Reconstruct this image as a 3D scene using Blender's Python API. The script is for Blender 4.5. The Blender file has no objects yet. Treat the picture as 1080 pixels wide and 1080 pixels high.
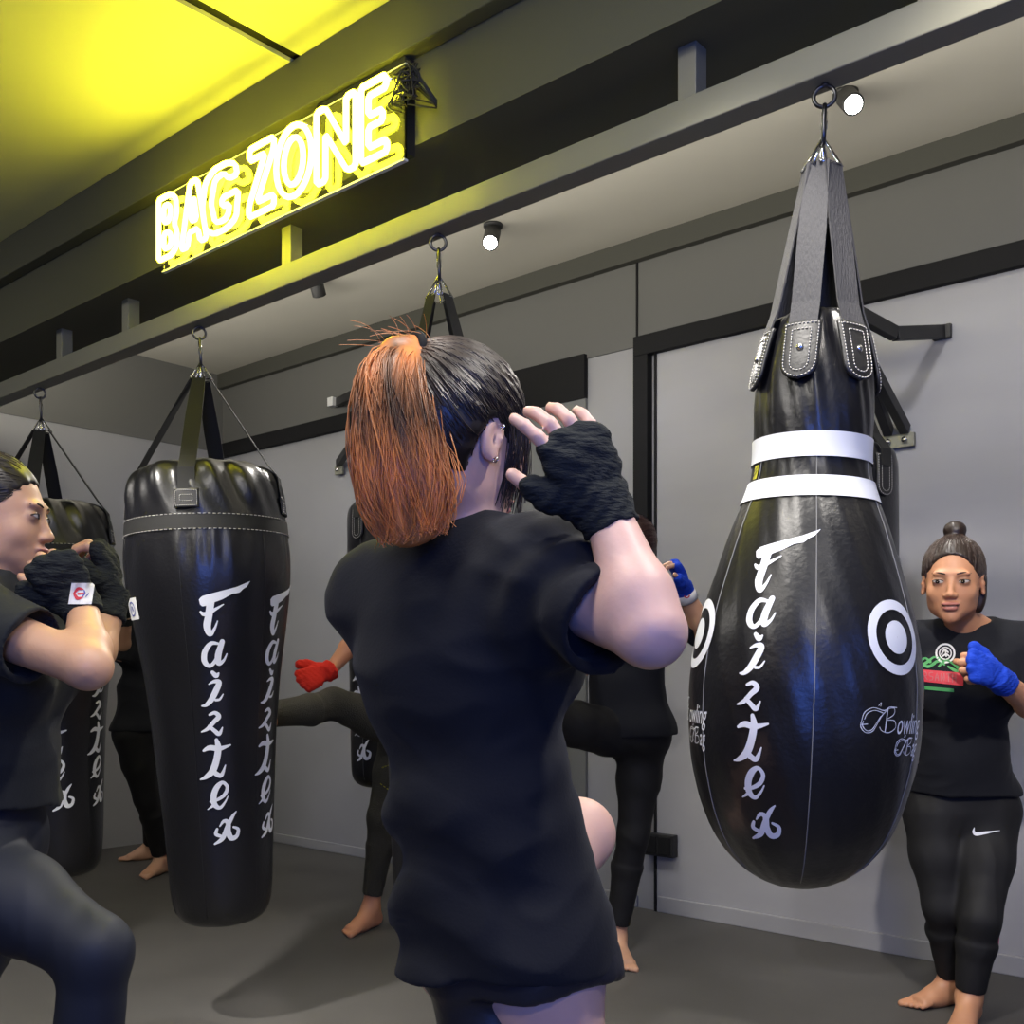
import bpy, math, random
import numpy as np
from mathutils import Vector, Matrix, Euler

random.seed(3); RNG = np.random.RandomState(5)
SC = bpy.context.scene
COL = SC.collection
PI = math.pi
# ------------------------------------------------------------------ camera frame
F = 1100.0; CX, CY = 540.0, 705.0; H = 1.15
V = np.array([-.6561, .7547, 0.]); V /= np.linalg.norm(V)
R = np.array([V[1], -V[0], 0.]); Z = np.array([0, 0, 1.])
def P(px, py, d):
    return V*d + R*((px-CX)/F*d) + Z*(H + (CY-py)/F*d)
def onY(px, py, y):                      # point of the vertical plane Y = y
    ray = V + R*((px-CX)/F) + Z*((CY-py)/F)
    p = ray*(y/ray[1]); p[2] += H
    return p
def nrm(a):
    a = np.asarray(a, float); return a/np.linalg.norm(a)
def L(a, b, t): return np.asarray(a)*(1-t) + np.asarray(b)*t

# ------------------------------------------------------------------ materials
MATS = {}
def mat(name, col, rough=.6, metal=0., spec=.5, coat=0., bump=None, var=None, emit=None, attr=None, trans=0., sheen=0., sss=0.):
    if name in MATS: return MATS[name]
    m = bpy.data.materials.new(name); m.use_nodes = True
    nt = m.node_tree; b = nt.nodes['Principled BSDF']
    b.inputs['Base Color'].default_value = (*col, 1)
    b.inputs['Roughness'].default_value = rough
    b.inputs['Metallic'].default_value = metal
    b.inputs['Specular IOR Level'].default_value = spec
    b.inputs['Coat Weight'].default_value = coat
    b.inputs['Coat Roughness'].default_value = .25
    b.inputs['Transmission Weight'].default_value = trans
    b.inputs['Sheen Weight'].default_value = sheen
    if sss:
        b.inputs['Subsurface Weight'].default_value = sss
        b.inputs['Subsurface Radius'].default_value = (.012, .005, .003)
        b.inputs['Subsurface Scale'].default_value = 1.0
    if emit:
        b.inputs['Emission Color'].default_value = (*emit[0], 1); b.inputs['Emission Strength'].default_value = emit[1]
    tc = nt.nodes.new('ShaderNodeTexCoord')
    def noise(scale, stretch=(1, 1, 1), detail=4):
        mp = nt.nodes.new('ShaderNodeMapping'); mp.inputs['Scale'].default_value = stretch
        n = nt.nodes.new('ShaderNodeTexNoise'); n.inputs['Scale'].default_value = scale; n.inputs['Detail'].default_value = detail
        nt.links.new(tc.outputs['Object'], mp.inputs['Vector']); nt.links.new(mp.outputs['Vector'], n.inputs['Vector'])
        return n
    src = None
    if attr:
        a = nt.nodes.new('ShaderNodeAttribute'); a.attribute_name = attr
        src = a.outputs['Color']; nt.links.new(src, b.inputs['Base Color'])
    if var:                                # (scale, amount, stretch)
        n = noise(var[0], var[2] if len(var) > 2 else (1, 1, 1))
        mr = nt.nodes.new('ShaderNodeMapRange')
        mr.inputs['From Min'].default_value = .3; mr.inputs['From Max'].default_value = .7
        mr.inputs['To Min'].default_value = 1-var[1]; mr.inputs['To Max'].default_value = 1+var[1]
        nt.links.new(n.outputs['Fac'], mr.inputs['Value'])
        mx = nt.nodes.new('ShaderNodeVectorMath'); mx.operation = 'SCALE'
        if src: nt.links.new(src, mx.inputs[0])
        else: mx.inputs[0].default_value = col
        nt.links.new(mr.outputs['Result'], mx.inputs['Scale'])
        nt.links.new(mx.outputs['Vector'], b.inputs['Base Color'])
    if bump:                               # (scale, strength, stretch)
        n = noise(bump[0], bump[2] if len(bump) > 2 else (1, 1, 1))
        bp = nt.nodes.new('ShaderNodeBump'); bp.inputs['Strength'].default_value = bump[1]; bp.inputs['Distance'].default_value = .01
        nt.links.new(n.outputs['Fac'], bp.inputs['Height']); nt.links.new(bp.outputs['Normal'], b.inputs['Normal'])
    MATS[name] = m
    return m

M_wall = mat('wall_paint', (.30, .30, .31), .75, bump=(6, .12), var=(1.3, .06))
M_wall_dark = mat('wall_paint_upper_shade', (.125, .125, .118), .8, bump=(6, .1))  # darker upper coat; on the left wall it is painted-in shade
M_panel = mat('wall_paint_panel', (.33, .33, .345), .7, bump=(5, .12), var=(1.0, .05, (1, 1, 4)))
M_recess = mat('recess_paint', (.16, .165, .16), .6, bump=(5, .1))
M_blackpaint = mat('black_paint', (.006, .006, .007), .8, spec=.3)
M_ceil = mat('ceiling_paint', (.60, .575, .50), .8, bump=(4, .08), var=(1.1, .04))
M_ceil_y = mat('ceiling_paint_entrance', (.66, .65, .32), .7, var=(1.1, .04))
M_beam = mat('beam_paint', (.11, .11, .072), .85, spec=.2, bump=(5, .08))
M_steel_p = mat('painted_steel', (.25, .247, .19), .5, .2, bump=(20, .05))
M_leather = mat('black_leather', (.006, .006, .008), .33, spec=.5, coat=.25, bump=(90, .10))
M_leather2 = mat('black_vinyl_patch', (.014, .014, .015), .45, bump=(120, .1))
M_web = mat('webbing', (.048, .048, .052), .75, spec=.3, bump=(300, .35, (1, 1, .2)))
M_webk = mat('webbing_dark', (.014, .014, .014), .7, spec=.35)
M_white = mat('white_print', (.72, .74, .80), .45)
M_stitch = mat('stitch_thread', (.45, .44, .42), .7)
M_seam = mat('seam_thread', (.20, .20, .20), .6)
M_chrome = mat('chrome', (.75, .75, .76), .18, 1.)
M_dsteel = mat('dark_steel', (.10, .10, .11), .3, 1.)
M_tee = mat('black_cotton', (.008, .009, .013), .85, spec=.25, sheen=.03, bump=(220, .07))
M_tee_b = mat('charcoal_cotton', (.016, .018, .019), .8, spec=.3, sheen=.03, bump=(220, .07))
M_shorts = mat('satin_shorts', (.010, .011, .018), .42, spec=.5, bump=(60, .1))
M_leg = mat('black_leggings', (.010, .010, .011), .7, spec=.3)
M_legn = mat('navy_leggings', (.012, .015, .026), .62, spec=.35)
M_legm = mat('mesh_leggings', (.032, .030, .020), .7, bump=(220, .6))
M_wrapk = mat('black_wrap', (.018, .021, .022), .9, spec=.2, bump=(70, .6, (1, 1, 3)))
M_wrapb = mat('blue_wrap', (.012, .055, .50), .85, spec=.2, bump=(70, .5, (1, 1, 3)))
M_wrapr = mat('red_wrap', (.75, .035, .02), .85, spec=.2, bump=(70, .5, (1, 1, 3)))
M_skinA = mat('skin_fair', (.62, .38, .30), .5, attr='Col', sss=.12, bump=(120, .04))
M_hair = mat('hair_black', (.010, .008, .007), .42, spec=.5, attr='Col')
M_white_l = mat('label_white', (.70, .70, .70), .6)
M_red = mat('print_red', (.55, .03, .05), .6)
M_redlt = mat('print_red_light', (.42, .10, .11), .6)
M_green = mat('print_green', (.06, .30, .09), .6)
M_blueink = mat('print_blue', (.05, .07, .35), .6)
M_eye = mat('eye_white', (.38, .34, .31), .25)
M_iris = mat('iris_dark', (.010, .006, .004), .15)
M_brow = mat('brow_hair', (.02, .012, .008), .8)
M_pink = mat('magenta_trim', (.4, .02, .12), .6)
M_neon = mat('neon_tube', (1, 1, .3), .5, emit=((1.0, .93, .036), 31))
M_acr = mat('clear_acrylic', (1, 1, .95), .0, trans=1., spec=.2)
M_board = mat('sign_backboard', (.03, .03, .026), .75, spec=.15)
M_lens = mat('spot_lens', (1, 1, 1), .3, emit=((1, .95, .88), 60))
M_fitting = mat('black_fitting', (.015, .015, .016), .5)
M_yellow = mat('yellow_tag', (.45, .42, .02), .6)
def floor_mat():
    m = bpy.data.materials.new('rubber_mats'); m.use_nodes = True; nt = m.node_tree; b = nt.nodes['Principled BSDF']
    b.inputs['Roughness'].default_value = .62; b.inputs['Specular IOR Level'].default_value = .35
    tc = nt.nodes.new('ShaderNodeTexCoord')
    n1 = nt.nodes.new('ShaderNodeTexNoise'); n1.inputs['Scale'].default_value = 260; n1.inputs['Detail'].default_value = 2
    n2 = nt.nodes.new('ShaderNodeTexNoise'); n2.inputs['Scale'].default_value = 1.5; n2.inputs['Detail'].default_value = 6
    cr = nt.nodes.new('ShaderNodeValToRGB')
    cr.color_ramp.elements[0].position = .3; cr.color_ramp.elements[0].color = (.062, .060, .057, 1)
    cr.color_ramp.elements[1].position = .75; cr.color_ramp.elements[1].color = (.105, .101, .096, 1)
    nt.links.new(tc.outputs['Object'], n1.inputs['Vector']); nt.links.new(tc.outputs['Object'], n2.inputs['Vector'])
    mx = nt.nodes.new('ShaderNodeMath'); mx.operation = 'MULTIPLY_ADD'; mx.inputs[1].default_value = .35
    nt.links.new(n1.outputs['Fac'], mx.inputs[0])
    m2 = nt.nodes.new('ShaderNodeMath'); m2.operation = 'MULTIPLY'; m2.inputs[1].default_value = .65
    nt.links.new(n2.outputs['Fac'], m2.inputs[0]); nt.links.new(m2.outputs[0], mx.inputs[2])
    nt.links.new(mx.outputs[0], cr.inputs['Fac']); nt.links.new(cr.outputs['Color'], b.inputs['Base Color'])
    bp = nt.nodes.new('ShaderNodeBump'); bp.inputs['Strength'].default_value = .25; bp.inputs['Distance'].default_value = .004
    nt.links.new(n1.outputs['Fac'], bp.inputs['Height']); nt.links.new(bp.outputs['Normal'], b.inputs['Normal'])
    return m
M_floor = floor_mat()

# ------------------------------------------------------------------ mesh helpers
class MB:
    def __init__(s): s.v = []; s.f = []; s.sm = []
    def add(s, vs, fs, smooth=False):
        o = len(s.v); s.v.extend([tuple(map(float, v)) for v in vs])
        s.f.extend([tuple(i+o for i in f) for f in fs]); s.sm.extend([smooth]*len(fs))
    def box(s, c, d, M=None):
        c = np.asarray(c, float); h = np.asarray(d, float)/2
        vs = [np.array([x, y, z])*h for x in (-1, 1) for y in (-1, 1) for z in (-1, 1)]
        if M is not None: vs = [np.asarray(M) @ v for v in vs]
        s.add([v+c for v in vs], [(0,1,3,2),(4,6,7,5),(0,4,5,1),(2,3,7,6),(0,2,6,4),(1,5,7,3)])
    def box2(s, a, b):
        a = np.asarray(a, float); b = np.asarray(b, float); s.box((a+b)/2, np.abs(b-a))
    def beam(s, a, b, w, h, up=Z):
        a = np.asarray(a, float); b = np.asarray(b, float); d = nrm(b-a)
        x = np.cross(d, up)
        if np.linalg.norm(x) < 1e-4: x = np.cross(d, [1, 0, 0])
        x = nrm(x); y = np.cross(x, d)
        s.box((a+b)/2, (w, np.linalg.norm(b-a), h), np.array([x, d, y]).T)
    def tube(s, pts, r, n=8, closed=False, caps=True):
        pts = [np.asarray(p, float) for p in pts]; m = len(pts)
        rr = r if hasattr(r, '__len__') else [r]*m
        T = []
        for i in range(m):
            if closed: t = pts[(i+1) % m]-pts[i-1]
            else: t = pts[min(i+1, m-1)]-pts[max(i-1, 0)]
            T.append(nrm(t+1e-9))
        x = np.cross(T[0], [0, 0, 1.])
        if np.linalg.norm(x) < .1: x = np.cross(T[0], [1., 0, 0])
        x = nrm(x); vs = []
        for i in range(m):
            x = nrm(x-T[i]*np.dot(x, T[i])); y = np.cross(T[i], x)
            for k in range(n):
                a = 2*PI*k/n; vs.append(pts[i]+(x*math.cos(a)+y*math.sin(a))*rr[i])
        fs = []
        for i in range(m if closed else m-1):
            j = (i+1) % m
            for k in range(n):
                fs.append((i*n+k, i*n+(k+1) % n, j*n+(k+1) % n, j*n+k))
        if caps and not closed:
            fs.append(tuple(range(n-1, -1, -1))); fs.append(tuple((m-1)*n+k for k in range(n)))
        s.add(vs, fs, True)
    def lathe(s, prof, n=48, c=(0, 0, 0), disp=None, cap=True):
        c = np.asarray(c, float); vs = []; m = len(prof)
        for i, (r, z) in enumerate(prof):
            for k in range(n):
                a = 2*PI*k/n; rr = r+(disp(a, i, z, r) if disp else 0)
                vs.append(c+[rr*math.sin(a), -rr*math.cos(a), z])
        fs = [(i*n+k, (i+1)*n+k, (i+1)*n+(k+1) % n, i*n+(k+1) % n) for i in range(m-1) for k in range(n)]
        if cap: fs.append(tuple(range(n))); fs.append(tuple((m-1)*n+k for k in range(n-1, -1, -1)))
        s.add(vs, fs, True)
    def torus(s, c, r, t, M=None, n=20, k=8):
        c = np.asarray(c, float); pts = []
        for i in range(n):
            a = 2*PI*i/n; p = np.array([r*math.cos(a), 0, r*math.sin(a)])
            if M is not None: p = np.asarray(M) @ p
            pts.append(p+c)
        s.tube(pts, t, k, closed=True)
    def build(s, name, m, parent=None, bevel=0):
        me = bpy.data.meshes.new(name); me.from_pydata(s.v, [], s.f); me.update()
        me.polygons.foreach_set('use_smooth', s.sm)
        me.materials.append(m)
        o = bpy.data.objects.new(name, me); COL.objects.link(o)
        if parent: o.parent = parent
        if bevel:
            md = o.modifiers.new('Bevel', 'BEVEL'); md.width = bevel; md.segments = 2; md.limit_method = 'ANGLE'
        return o
def tag(o, label, cat, group=None):
    o['label'] = label; o['category'] = cat
    if group: o['group'] = group
    return o
def empty(name, loc, label=None, cat=None, group=None, M=None):
    o = bpy.data.objects.new(name, None); COL.objects.link(o); o.empty_display_size = .1
    if M is not None: o.matrix_world = M
    else: o.location = loc
    if label: tag(o, label, cat, group)
    return o
def keep(o, parent):                       # parent world-space geometry without moving it
    o.parent = parent
    o.location = Vector(o.location)-Vector(parent.location)
    return o
def struct(name, mb, m, bevel=0, parent=None):
    o = mb.build(name, m, parent, bevel=bevel)
    if not parent: o['kind'] = 'structure'
    return o
def catmull(pts, n=8):
    pts = [np.asarray(p, float) for p in pts]; out = []
    for i in range(len(pts)-1):
        p0 = pts[max(i-1, 0)]; p1 = pts[i]; p2 = pts[i+1]; p3 = pts[min(i+2, len(pts)-1)]
        for k in range(n):
            t = k/n
            out.append(.5*((2*p1)+(-p0+p2)*t+(2*p0-5*p1+4*p2-p3)*t*t+(-p0+3*p1-3*p2+p3)*t**3))
    out.append(pts[-1]); return out

# strokes in a flat (u right, w up) space, mapped by fn(u, w) -> 3D
def stroke_mesh(mb, strokes, fn, nsub=6):
    for st in strokes:
        c = catmull(st, nsub); vs = []; n = len(c)
        for i in range(n):
            t = c[min(i+1, n-1)][:2]-c[max(i-1, 0)][:2]; l = np.linalg.norm(t)+1e-9
            nx = np.array([-t[1], t[0]])/l*c[i][2]/2
            vs.append(fn(*(c[i][:2]+nx))); vs.append(fn(*c[i][:2])); vs.append(fn(*(c[i][:2]-nx)))
        fs = []
        for i in range(n-1):
            a = 3*i; fs += [(a, a+1, a+4, a+3), (a+1, a+2, a+5, a+4)]
        for e, s_ in ((0, -1), (n-1, 1)):   # round caps
            p = c[e]; t = c[min(e+1, n-1)][:2]-c[max(e-1, 0)][:2]; an = math.atan2(t[1], t[0]) + (0 if s_ > 0 else PI)
            o = len(vs); vs.append(fn(*p[:2]))
            for k in range(7):
                a = an-PI/2+PI*k/6; vs.append(fn(p[0]+math.cos(a)*p[2]/2, p[1]+math.sin(a)*p[2]/2))
            fs += [(o, o+1+k, o+2+k) for k in range(6)]
        mb.add(vs, fs)
def disc_mesh(mb, cu, cw, r0, r1, fn, n=40):
    vs = []; rings = 3
    for i in range(rings+1):
        r = r0+(r1-r0)*i/rings
        for k in range(n):
            a = 2*PI*k/n; vs.append(fn(cu+r*math.cos(a), cw+r*math.sin(a)))
    mb.add(vs, [(i*n+k, i*n+(k+1) % n, (i+1)*n+(k+1) % n, (i+1)*n+k) for i in range(rings) for k in range(n)])
def grid_mesh(mb, u0, w0, u1, w1, fn, n=8, m=8):
    vs = [fn(u0+(u1-u0)*i/n, w0+(w1-w0)*j/m) for j in range(m+1) for i in range(n+1)]
    mb.add(vs, [(j*(n+1)+i, j*(n+1)+i+1, (j+1)*(n+1)+i+1, (j+1)*(n+1)+i) for j in range(m) for i in range(n)])
def text_tris(body, size=1., shear=0.):
    cu = bpy.data.curves.new('t', 'FONT'); cu.body = body; cu.size = size; cu.shear = shear; cu.resolution_u = 3
    o = bpy.data.objects.new('t', cu); COL.objects.link(o)
    dg = bpy.context.evaluated_depsgraph_get(); me = bpy.data.meshes.new_from_object(o.evaluated_get(dg))
    v = [tuple(x.co[:2]) for x in me.vertices]; f = [tuple(p.vertices) for p in me.polygons]
    bpy.data.objects.remove(o); bpy.data.curves.remove(cu); bpy.data.meshes.remove(me)
    return v, f

# ------------------------------------------------------------------ implicit surfaces (for bodies and clothes)
class Sdf:
    def __init__(s, res): s.ops = []; s.res = res
    def _a(s, kind, fn, c, rad, k): s.ops.append((kind, fn, None if c is None else np.asarray(c, float), rad, k))
    def cone(s, a, b, ra, rb, k=.02, kind='u'):
        a = np.asarray(a, float); b = np.asarray(b, float); ba = b-a; l2 = max(ba@ba, 1e-9)
        def fn(p):
            h = np.clip(((p-a)@ba)/l2, 0, 1)
            return np.linalg.norm(p-a-h[:, None]*ba, axis=1)-(ra+(rb-ra)*h)
        s._a(kind, fn, (a+b)/2, np.linalg.norm(ba)/2+max(ra, rb), k)
    def fcone(s, a, b, side, A, B, k=.03, kind='u'):     # flattened: (side radius, depth radius) at both ends
        a = np.asarray(a, float); b = np.asarray(b, float); ba = b-a; ln = np.linalg.norm(ba); ax = ba/ln
        sd = nrm(side-ax*np.dot(side, ax)); fr = np.cross(ax, sd)
        def fn(p):
            q = p-a; t = q@ax; h = np.clip(t/ln, 0, 1)
            rs = A[0]+(B[0]-A[0])*h; rf = A[1]+(B[1]-A[1])*h; m = np.minimum(rs, rf)
            ex = (t-h*ln)/m
            return (np.sqrt(((q@sd)/rs)**2+((q@fr)/rf)**2+ex**2)-1)*m
        s._a(kind, fn, (a+b)/2, ln/2+max(A+B), k)
    def ell(s, c, r, M=np.eye(3), k=.02, kind='u'):      # M columns = axes
        c = np.asarray(c, float); r = np.asarray(r, float); M = np.asarray(M)
        def fn(p):
            q = (p-c)@M; k0 = np.linalg.norm(q/r, axis=1); k1 = np.linalg.norm(q/(r*r), axis=1)+1e-9
            return k0*(k0-1)/k1
        s._a(kind, fn, c, max(r), k)
    def sleeve(s, a, b, ra, rb, k=.03, kind='u', side=None, flat=1., over=0.):   # flat-ended cone
        a = np.asarray(a, float); b = np.asarray(b, float); ba = b-a; ln = np.linalg.norm(ba); ax = ba/ln
        sd = nrm((np.cross(ax, Z) if abs(ax[2]) < .98 else np.cross(ax, [1., 0, 0])) if side is None else side-ax*np.dot(side, ax)); fr = np.cross(ax, sd)
        def fn(p):
            q = p-a; t = q@ax; h = np.clip(t/ln, 0, 1+over)
            r = ra+(rb-ra)*h
            d = (np.sqrt(((q@sd)/r)**2+((q@fr)/(r*flat))**2)-1)*r*min(1, flat)
            d0 = np.sqrt(np.maximum(d, -1)**2*(d > 0)+np.maximum(-t, 0)**2)
            d = np.where(t < 0, np.where(d > 0, d0, -t), d)
            return np.maximum(d, t-ln*(1+over))
        s._a(kind, fn, (a+b)/2, ln*(.5+over)+max(ra, rb)*max(1, flat), k)
    def half(s, p0, n, k=.004):                          # keep the side where (p-p0).n < 0
        p0 = np.asarray(p0, float); n = nrm(n); s._a('x', lambda p: (p-p0)@n, None, 0, k)
    def disp(s, fn): s._a('n', fn, None, 0, 0)
    @staticmethod
    def comb(kind, d, v, k):
        if kind == 'u':
            h = np.clip(.5+.5*(d-v)/k, 0, 1); return d+(v-d)*h-k*h*(1-h)
        if kind == 's':
            v = -v
        h = np.clip(.5-.5*(d-v)/k, 0, 1); return d+(v-d)*h+k*h*(1-h)
    def val(s, p):
        d = np.full(len(p), 9.)
        for kind, fn, c, rad, k in s.ops:
            if kind == 'n': d = d-fn(p)
            else: d = s.comb(kind, d, fn(p), max(k, 1e-5))
        return d
    def march(s, p, dirn, dist=.6, n=60):                # ray-march points onto the surface
        p = np.array(p, float); dirn = nrm(dirn)
        for _ in range(n):
            d = s.val(p); p = p+dirn*np.clip(d*.7, -.02, .03)[:, None]
        return p
    def mesh(s, name, material, parent=None, color=None, smooth_it=1):
        res = s.res; lo = np.full(3, 1e9); hi = -lo
        for kind, fn, c, rad, k in s.ops:
            if kind == 'u': lo = np.minimum(lo, c-rad); hi = np.maximum(hi, c+rad)
        lo -= .03; hi += .03; B = 8; bs = B*res
        nb = np.ceil((hi-lo)/bs).astype(int)
        I = np.stack(np.meshgrid(*[np.arange(n) for n in nb], indexing='ij'), -1).reshape(-1, 3)
        cen = lo+(I+.5)*bs-res/2; hd = bs*.87
        cv = s.val(cen); act = np.abs(cv) < hd*1.6+.03
        D = np.repeat(np.repeat(np.repeat(np.where(cv > 0, 1., -1.).reshape(nb).astype(np.float32), B, 0), B, 1), B, 2)
        Ia = I[act]; ca = cen[act]
        loc = np.stack(np.meshgrid(*[np.arange(B)]*3, indexing='ij'), -1).reshape(-1, 3)*res
        G = np.full((len(Ia), B**3), .12)
        org = lo+Ia*bs
        for kind, fn, c, rad, k in s.ops:
            if kind in 'us':
                m = np.linalg.norm(ca-c, axis=1)-rad < hd+k+.05
                if not m.any(): continue
            else: m = np.ones(len(ca), bool)
            idx = np.nonzero(m)[0]
            for j in range(0, len(idx), 600):
                jj = idx[j:j+600]; p = (org[jj][:, None, :]+loc[None]).reshape(-1, 3)
                d = G[jj].reshape(-1)
                if kind == 'n':
                    near = np.abs(d) < .04
                    d2 = d.copy(); d2[near] -= fn(p[near]); d = d2
                else: d = s.comb(kind, d, fn(p), max(k, 1e-5))
                G[jj] = d.reshape(-1, B**3)
        G = G.reshape(-1, B, B, B)
        for q, (i, j, k) in enumerate(Ia): D[i*B:i*B+B, j*B:j*B+B, k*B:k*B+B] = G[q]
        # surface nets
        S = D < 0; n0, n1, n2 = np.array(D.shape)-1
        cnt = np.zeros((n0, n1, n2), np.int8)
        for dx in (0, 1):
            for dy in (0, 1):
                for dz in (0, 1): cnt += S[dx:dx+n0, dy:dy+n1, dz:dz+n2]
        A = (cnt > 0) & (cnt < 8); ii = np.argwhere(A); idm = np.full(A.shape, -1, np.int32); idm[A] = np.arange(len(ii))
        acc = np.zeros((len(ii), 3)); w = np.zeros(len(ii))
        for ax in range(3):
            o1, o2 = [a for a in range(3) if a != ax]
            for u in (0, 1):
                for v_ in (0, 1):
                    a = ii.copy(); a[:, o1] += u; a[:, o2] += v_; b = a.copy(); b[:, ax] += 1
                    da = D[tuple(a.T)]; db = D[tuple(b.T)]; cr = (da < 0) != (db < 0)
                    t = np.where(cr, da/np.where(cr, da-db, 1), 0)
                    pt = a.astype(float); pt[:, ax] += t
                    acc[cr] += pt[cr]; w[cr] += 1
        verts = lo+acc/w[:, None]*res
        quads = []
        for ax in range(3):
            o1, o2 = (ax+1) % 3, (ax+2) % 3
            sl0 = [slice(1, n) for n in (n0, n1, n2)]; sl0[ax] = slice(0, (n0, n1, n2)[ax])
            sl1 = list(sl0); sl1[ax] = slice(1, (n0, n1, n2)[ax]+1)
            s0 = S[tuple(sl0)]; s1 = S[tuple(sl1)]; e = np.argwhere(s0 != s1)
            if not len(e): continue
            offs = np.array([sl.start for sl in sl0]); e = e+offs
            up = S[tuple(e.T)]
            def cid(d1, d2):
                q = e.copy(); q[:, o1] -= d1; q[:, o2] -= d2; return idm[tuple(q.T)]
            q = np.stack([cid(1, 1), cid(0, 1), cid(0, 0), cid(1, 0)], 1)
            q[~up] = q[~up][:, ::-1]; quads.append(q)
        quads = np.concatenate(quads); quads = quads[(quads >= 0).all(1)]
        for _ in range(smooth_it):           # light laplacian smoothing
            sm = np.zeros_like(verts); c_ = np.zeros(len(verts))
            for a, b in ((0, 1), (1, 2), (2, 3), (3, 0)):
                np.add.at(sm, quads[:, a], verts[quads[:, b]]); np.add.at(sm, quads[:, b], verts[quads[:, a]])
                np.add.at(c_, quads[:, a], 1); np.add.at(c_, quads[:, b], 1)
            verts = verts*.5+.5*sm/np.maximum(c_, 1)[:, None]
        me = bpy.data.meshes.new(name)
        me.vertices.add(len(verts)); me.vertices.foreach_set('co', verts.ravel())
        me.loops.add(quads.size); me.loops.foreach_set('vertex_index', quads.ravel().astype(np.int32))
        me.polygons.add(len(quads)); me.polygons.foreach_set('loop_start', np.arange(0, quads.size, 4, dtype=np.int32))
        me.update(calc_edges=True); me.validate()
        me.polygons.foreach_set('use_smooth', np.ones(len(me.polygons), bool))
        if color is not None:
            ca_ = me.color_attributes.new('Col', 'FLOAT_COLOR', 'POINT')
            c4 = np.ones((len(verts), 4)); c4[:, :3] = color(verts); ca_.data.foreach_set('color', c4.ravel())
        me.materials.append(material)
        o = bpy.data.objects.new(name, me); COL.objects.link(o)
        if parent: keep(o, parent)
        return o
def folds(freq, seed, amp, stretch=(1, 1, 1), ridged=True):
    rs = np.random.RandomState(seed); Kd = rs.normal(size=(5, 3)); Kd /= np.linalg.norm(Kd, axis=1)[:, None]; ph = rs.uniform(0, 6, 5)
    st = np.array(stretch)
    def fn(p):
        q = p*st*freq; w = np.sin(q@Kd[3]*.6+ph[3])*1.3+np.sin(q@Kd[4]*.9+ph[4]); v = np.zeros(len(p))
        for i in range(3): v += np.sin(q@Kd[i]+ph[i]+w)
        v /= 3
        return amp*((1-2*np.abs(v)) if ridged else v)
    return fn

# ------------------------------------------------------------------ figures
def G(px, py): return P(px, py, F*H/(py-CY))          # a floor point
def hmat(fwd, up=Z):
    f = nrm(fwd); r = nrm(np.cross(f, up)); u = np.cross(r, f)
    return np.array([r, f, u]).T                        # columns right, forward, up
class Fig: pass
def head(S, J, s=1.):
    M = J.HM; o = J.HD
    w = lambda x, y, z: o+M@(np.array([x, y, z])*s)
    def e(c, r, k=.012, kind='u', R_=None): S.ell(w(*c), np.array(r)*s, M if R_ is None else M@R_, k, kind)
    e((0, -.014, .036), (.073, .090, .080), .02)
    e((0, .020, -.015), (.062, .068, .080), .03)
    e((0, .034, -.066), (.046, .046, .040), .025)
    e((0, .064, -.094), (.020, .018, .016), .02)
    for q in (-1, 1):
        e((q*.036, .052, -.030), (.024, .022, .022), .02)
        e((q*.046, .002, -.054), (.013, .030, .028), .03)
        e((q*.024, .079, .021), (.024, .010, .008), .012)
        e((q*.031, .094, .001), (.018, .016, .011), .010, 's')
        e((q*.031, .074, .0), (.0165, .0135, .0125), .004)
        e((q*.0105, .091, -.037), (.0085, .009, .0065), .005)
    S.cone(w(0, .082, .006), w(0, .096, -.030), .006*s, .0085*s, .010)
    e((0, .099, -.034), (.0085, .008, .0065), .006)
    e((0, .088, -.058), (.024, .010, .0060), .006)
    e((0, .0865, -.0695), (.020, .0095, .0068), .005)
    e((0, .098, -.0637), (.022, .008, .0013), .003, 's')
    for q in (-1, 1):
        a = math.radians(-14)
        Rx = np.array([[1, 0, 0], [0, math.cos(a), -math.sin(a)], [0, math.sin(a), math.cos(a)]])
        e((q*.074, -.008, -.006), (.007, .017, .031), .006, 'u', Rx)
        e((q*.080, -.004, .000), (.006, .009, .017), .004, 's', Rx)
        e((q*.0775, .0035, -.006), (.004, .004, .006), .003, 'u', Rx)
        e((q*.076, -.004, -.030), (.005, .008, .009), .004, 'u')
def neck(S, J, r=.052, g=0):
    b = J.HD+J.HM@np.array([0, -.020, -.075])
    S.cone(L(J.N, b, -.25), b, r*1.06+g, r*.92+g, .035)
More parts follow.
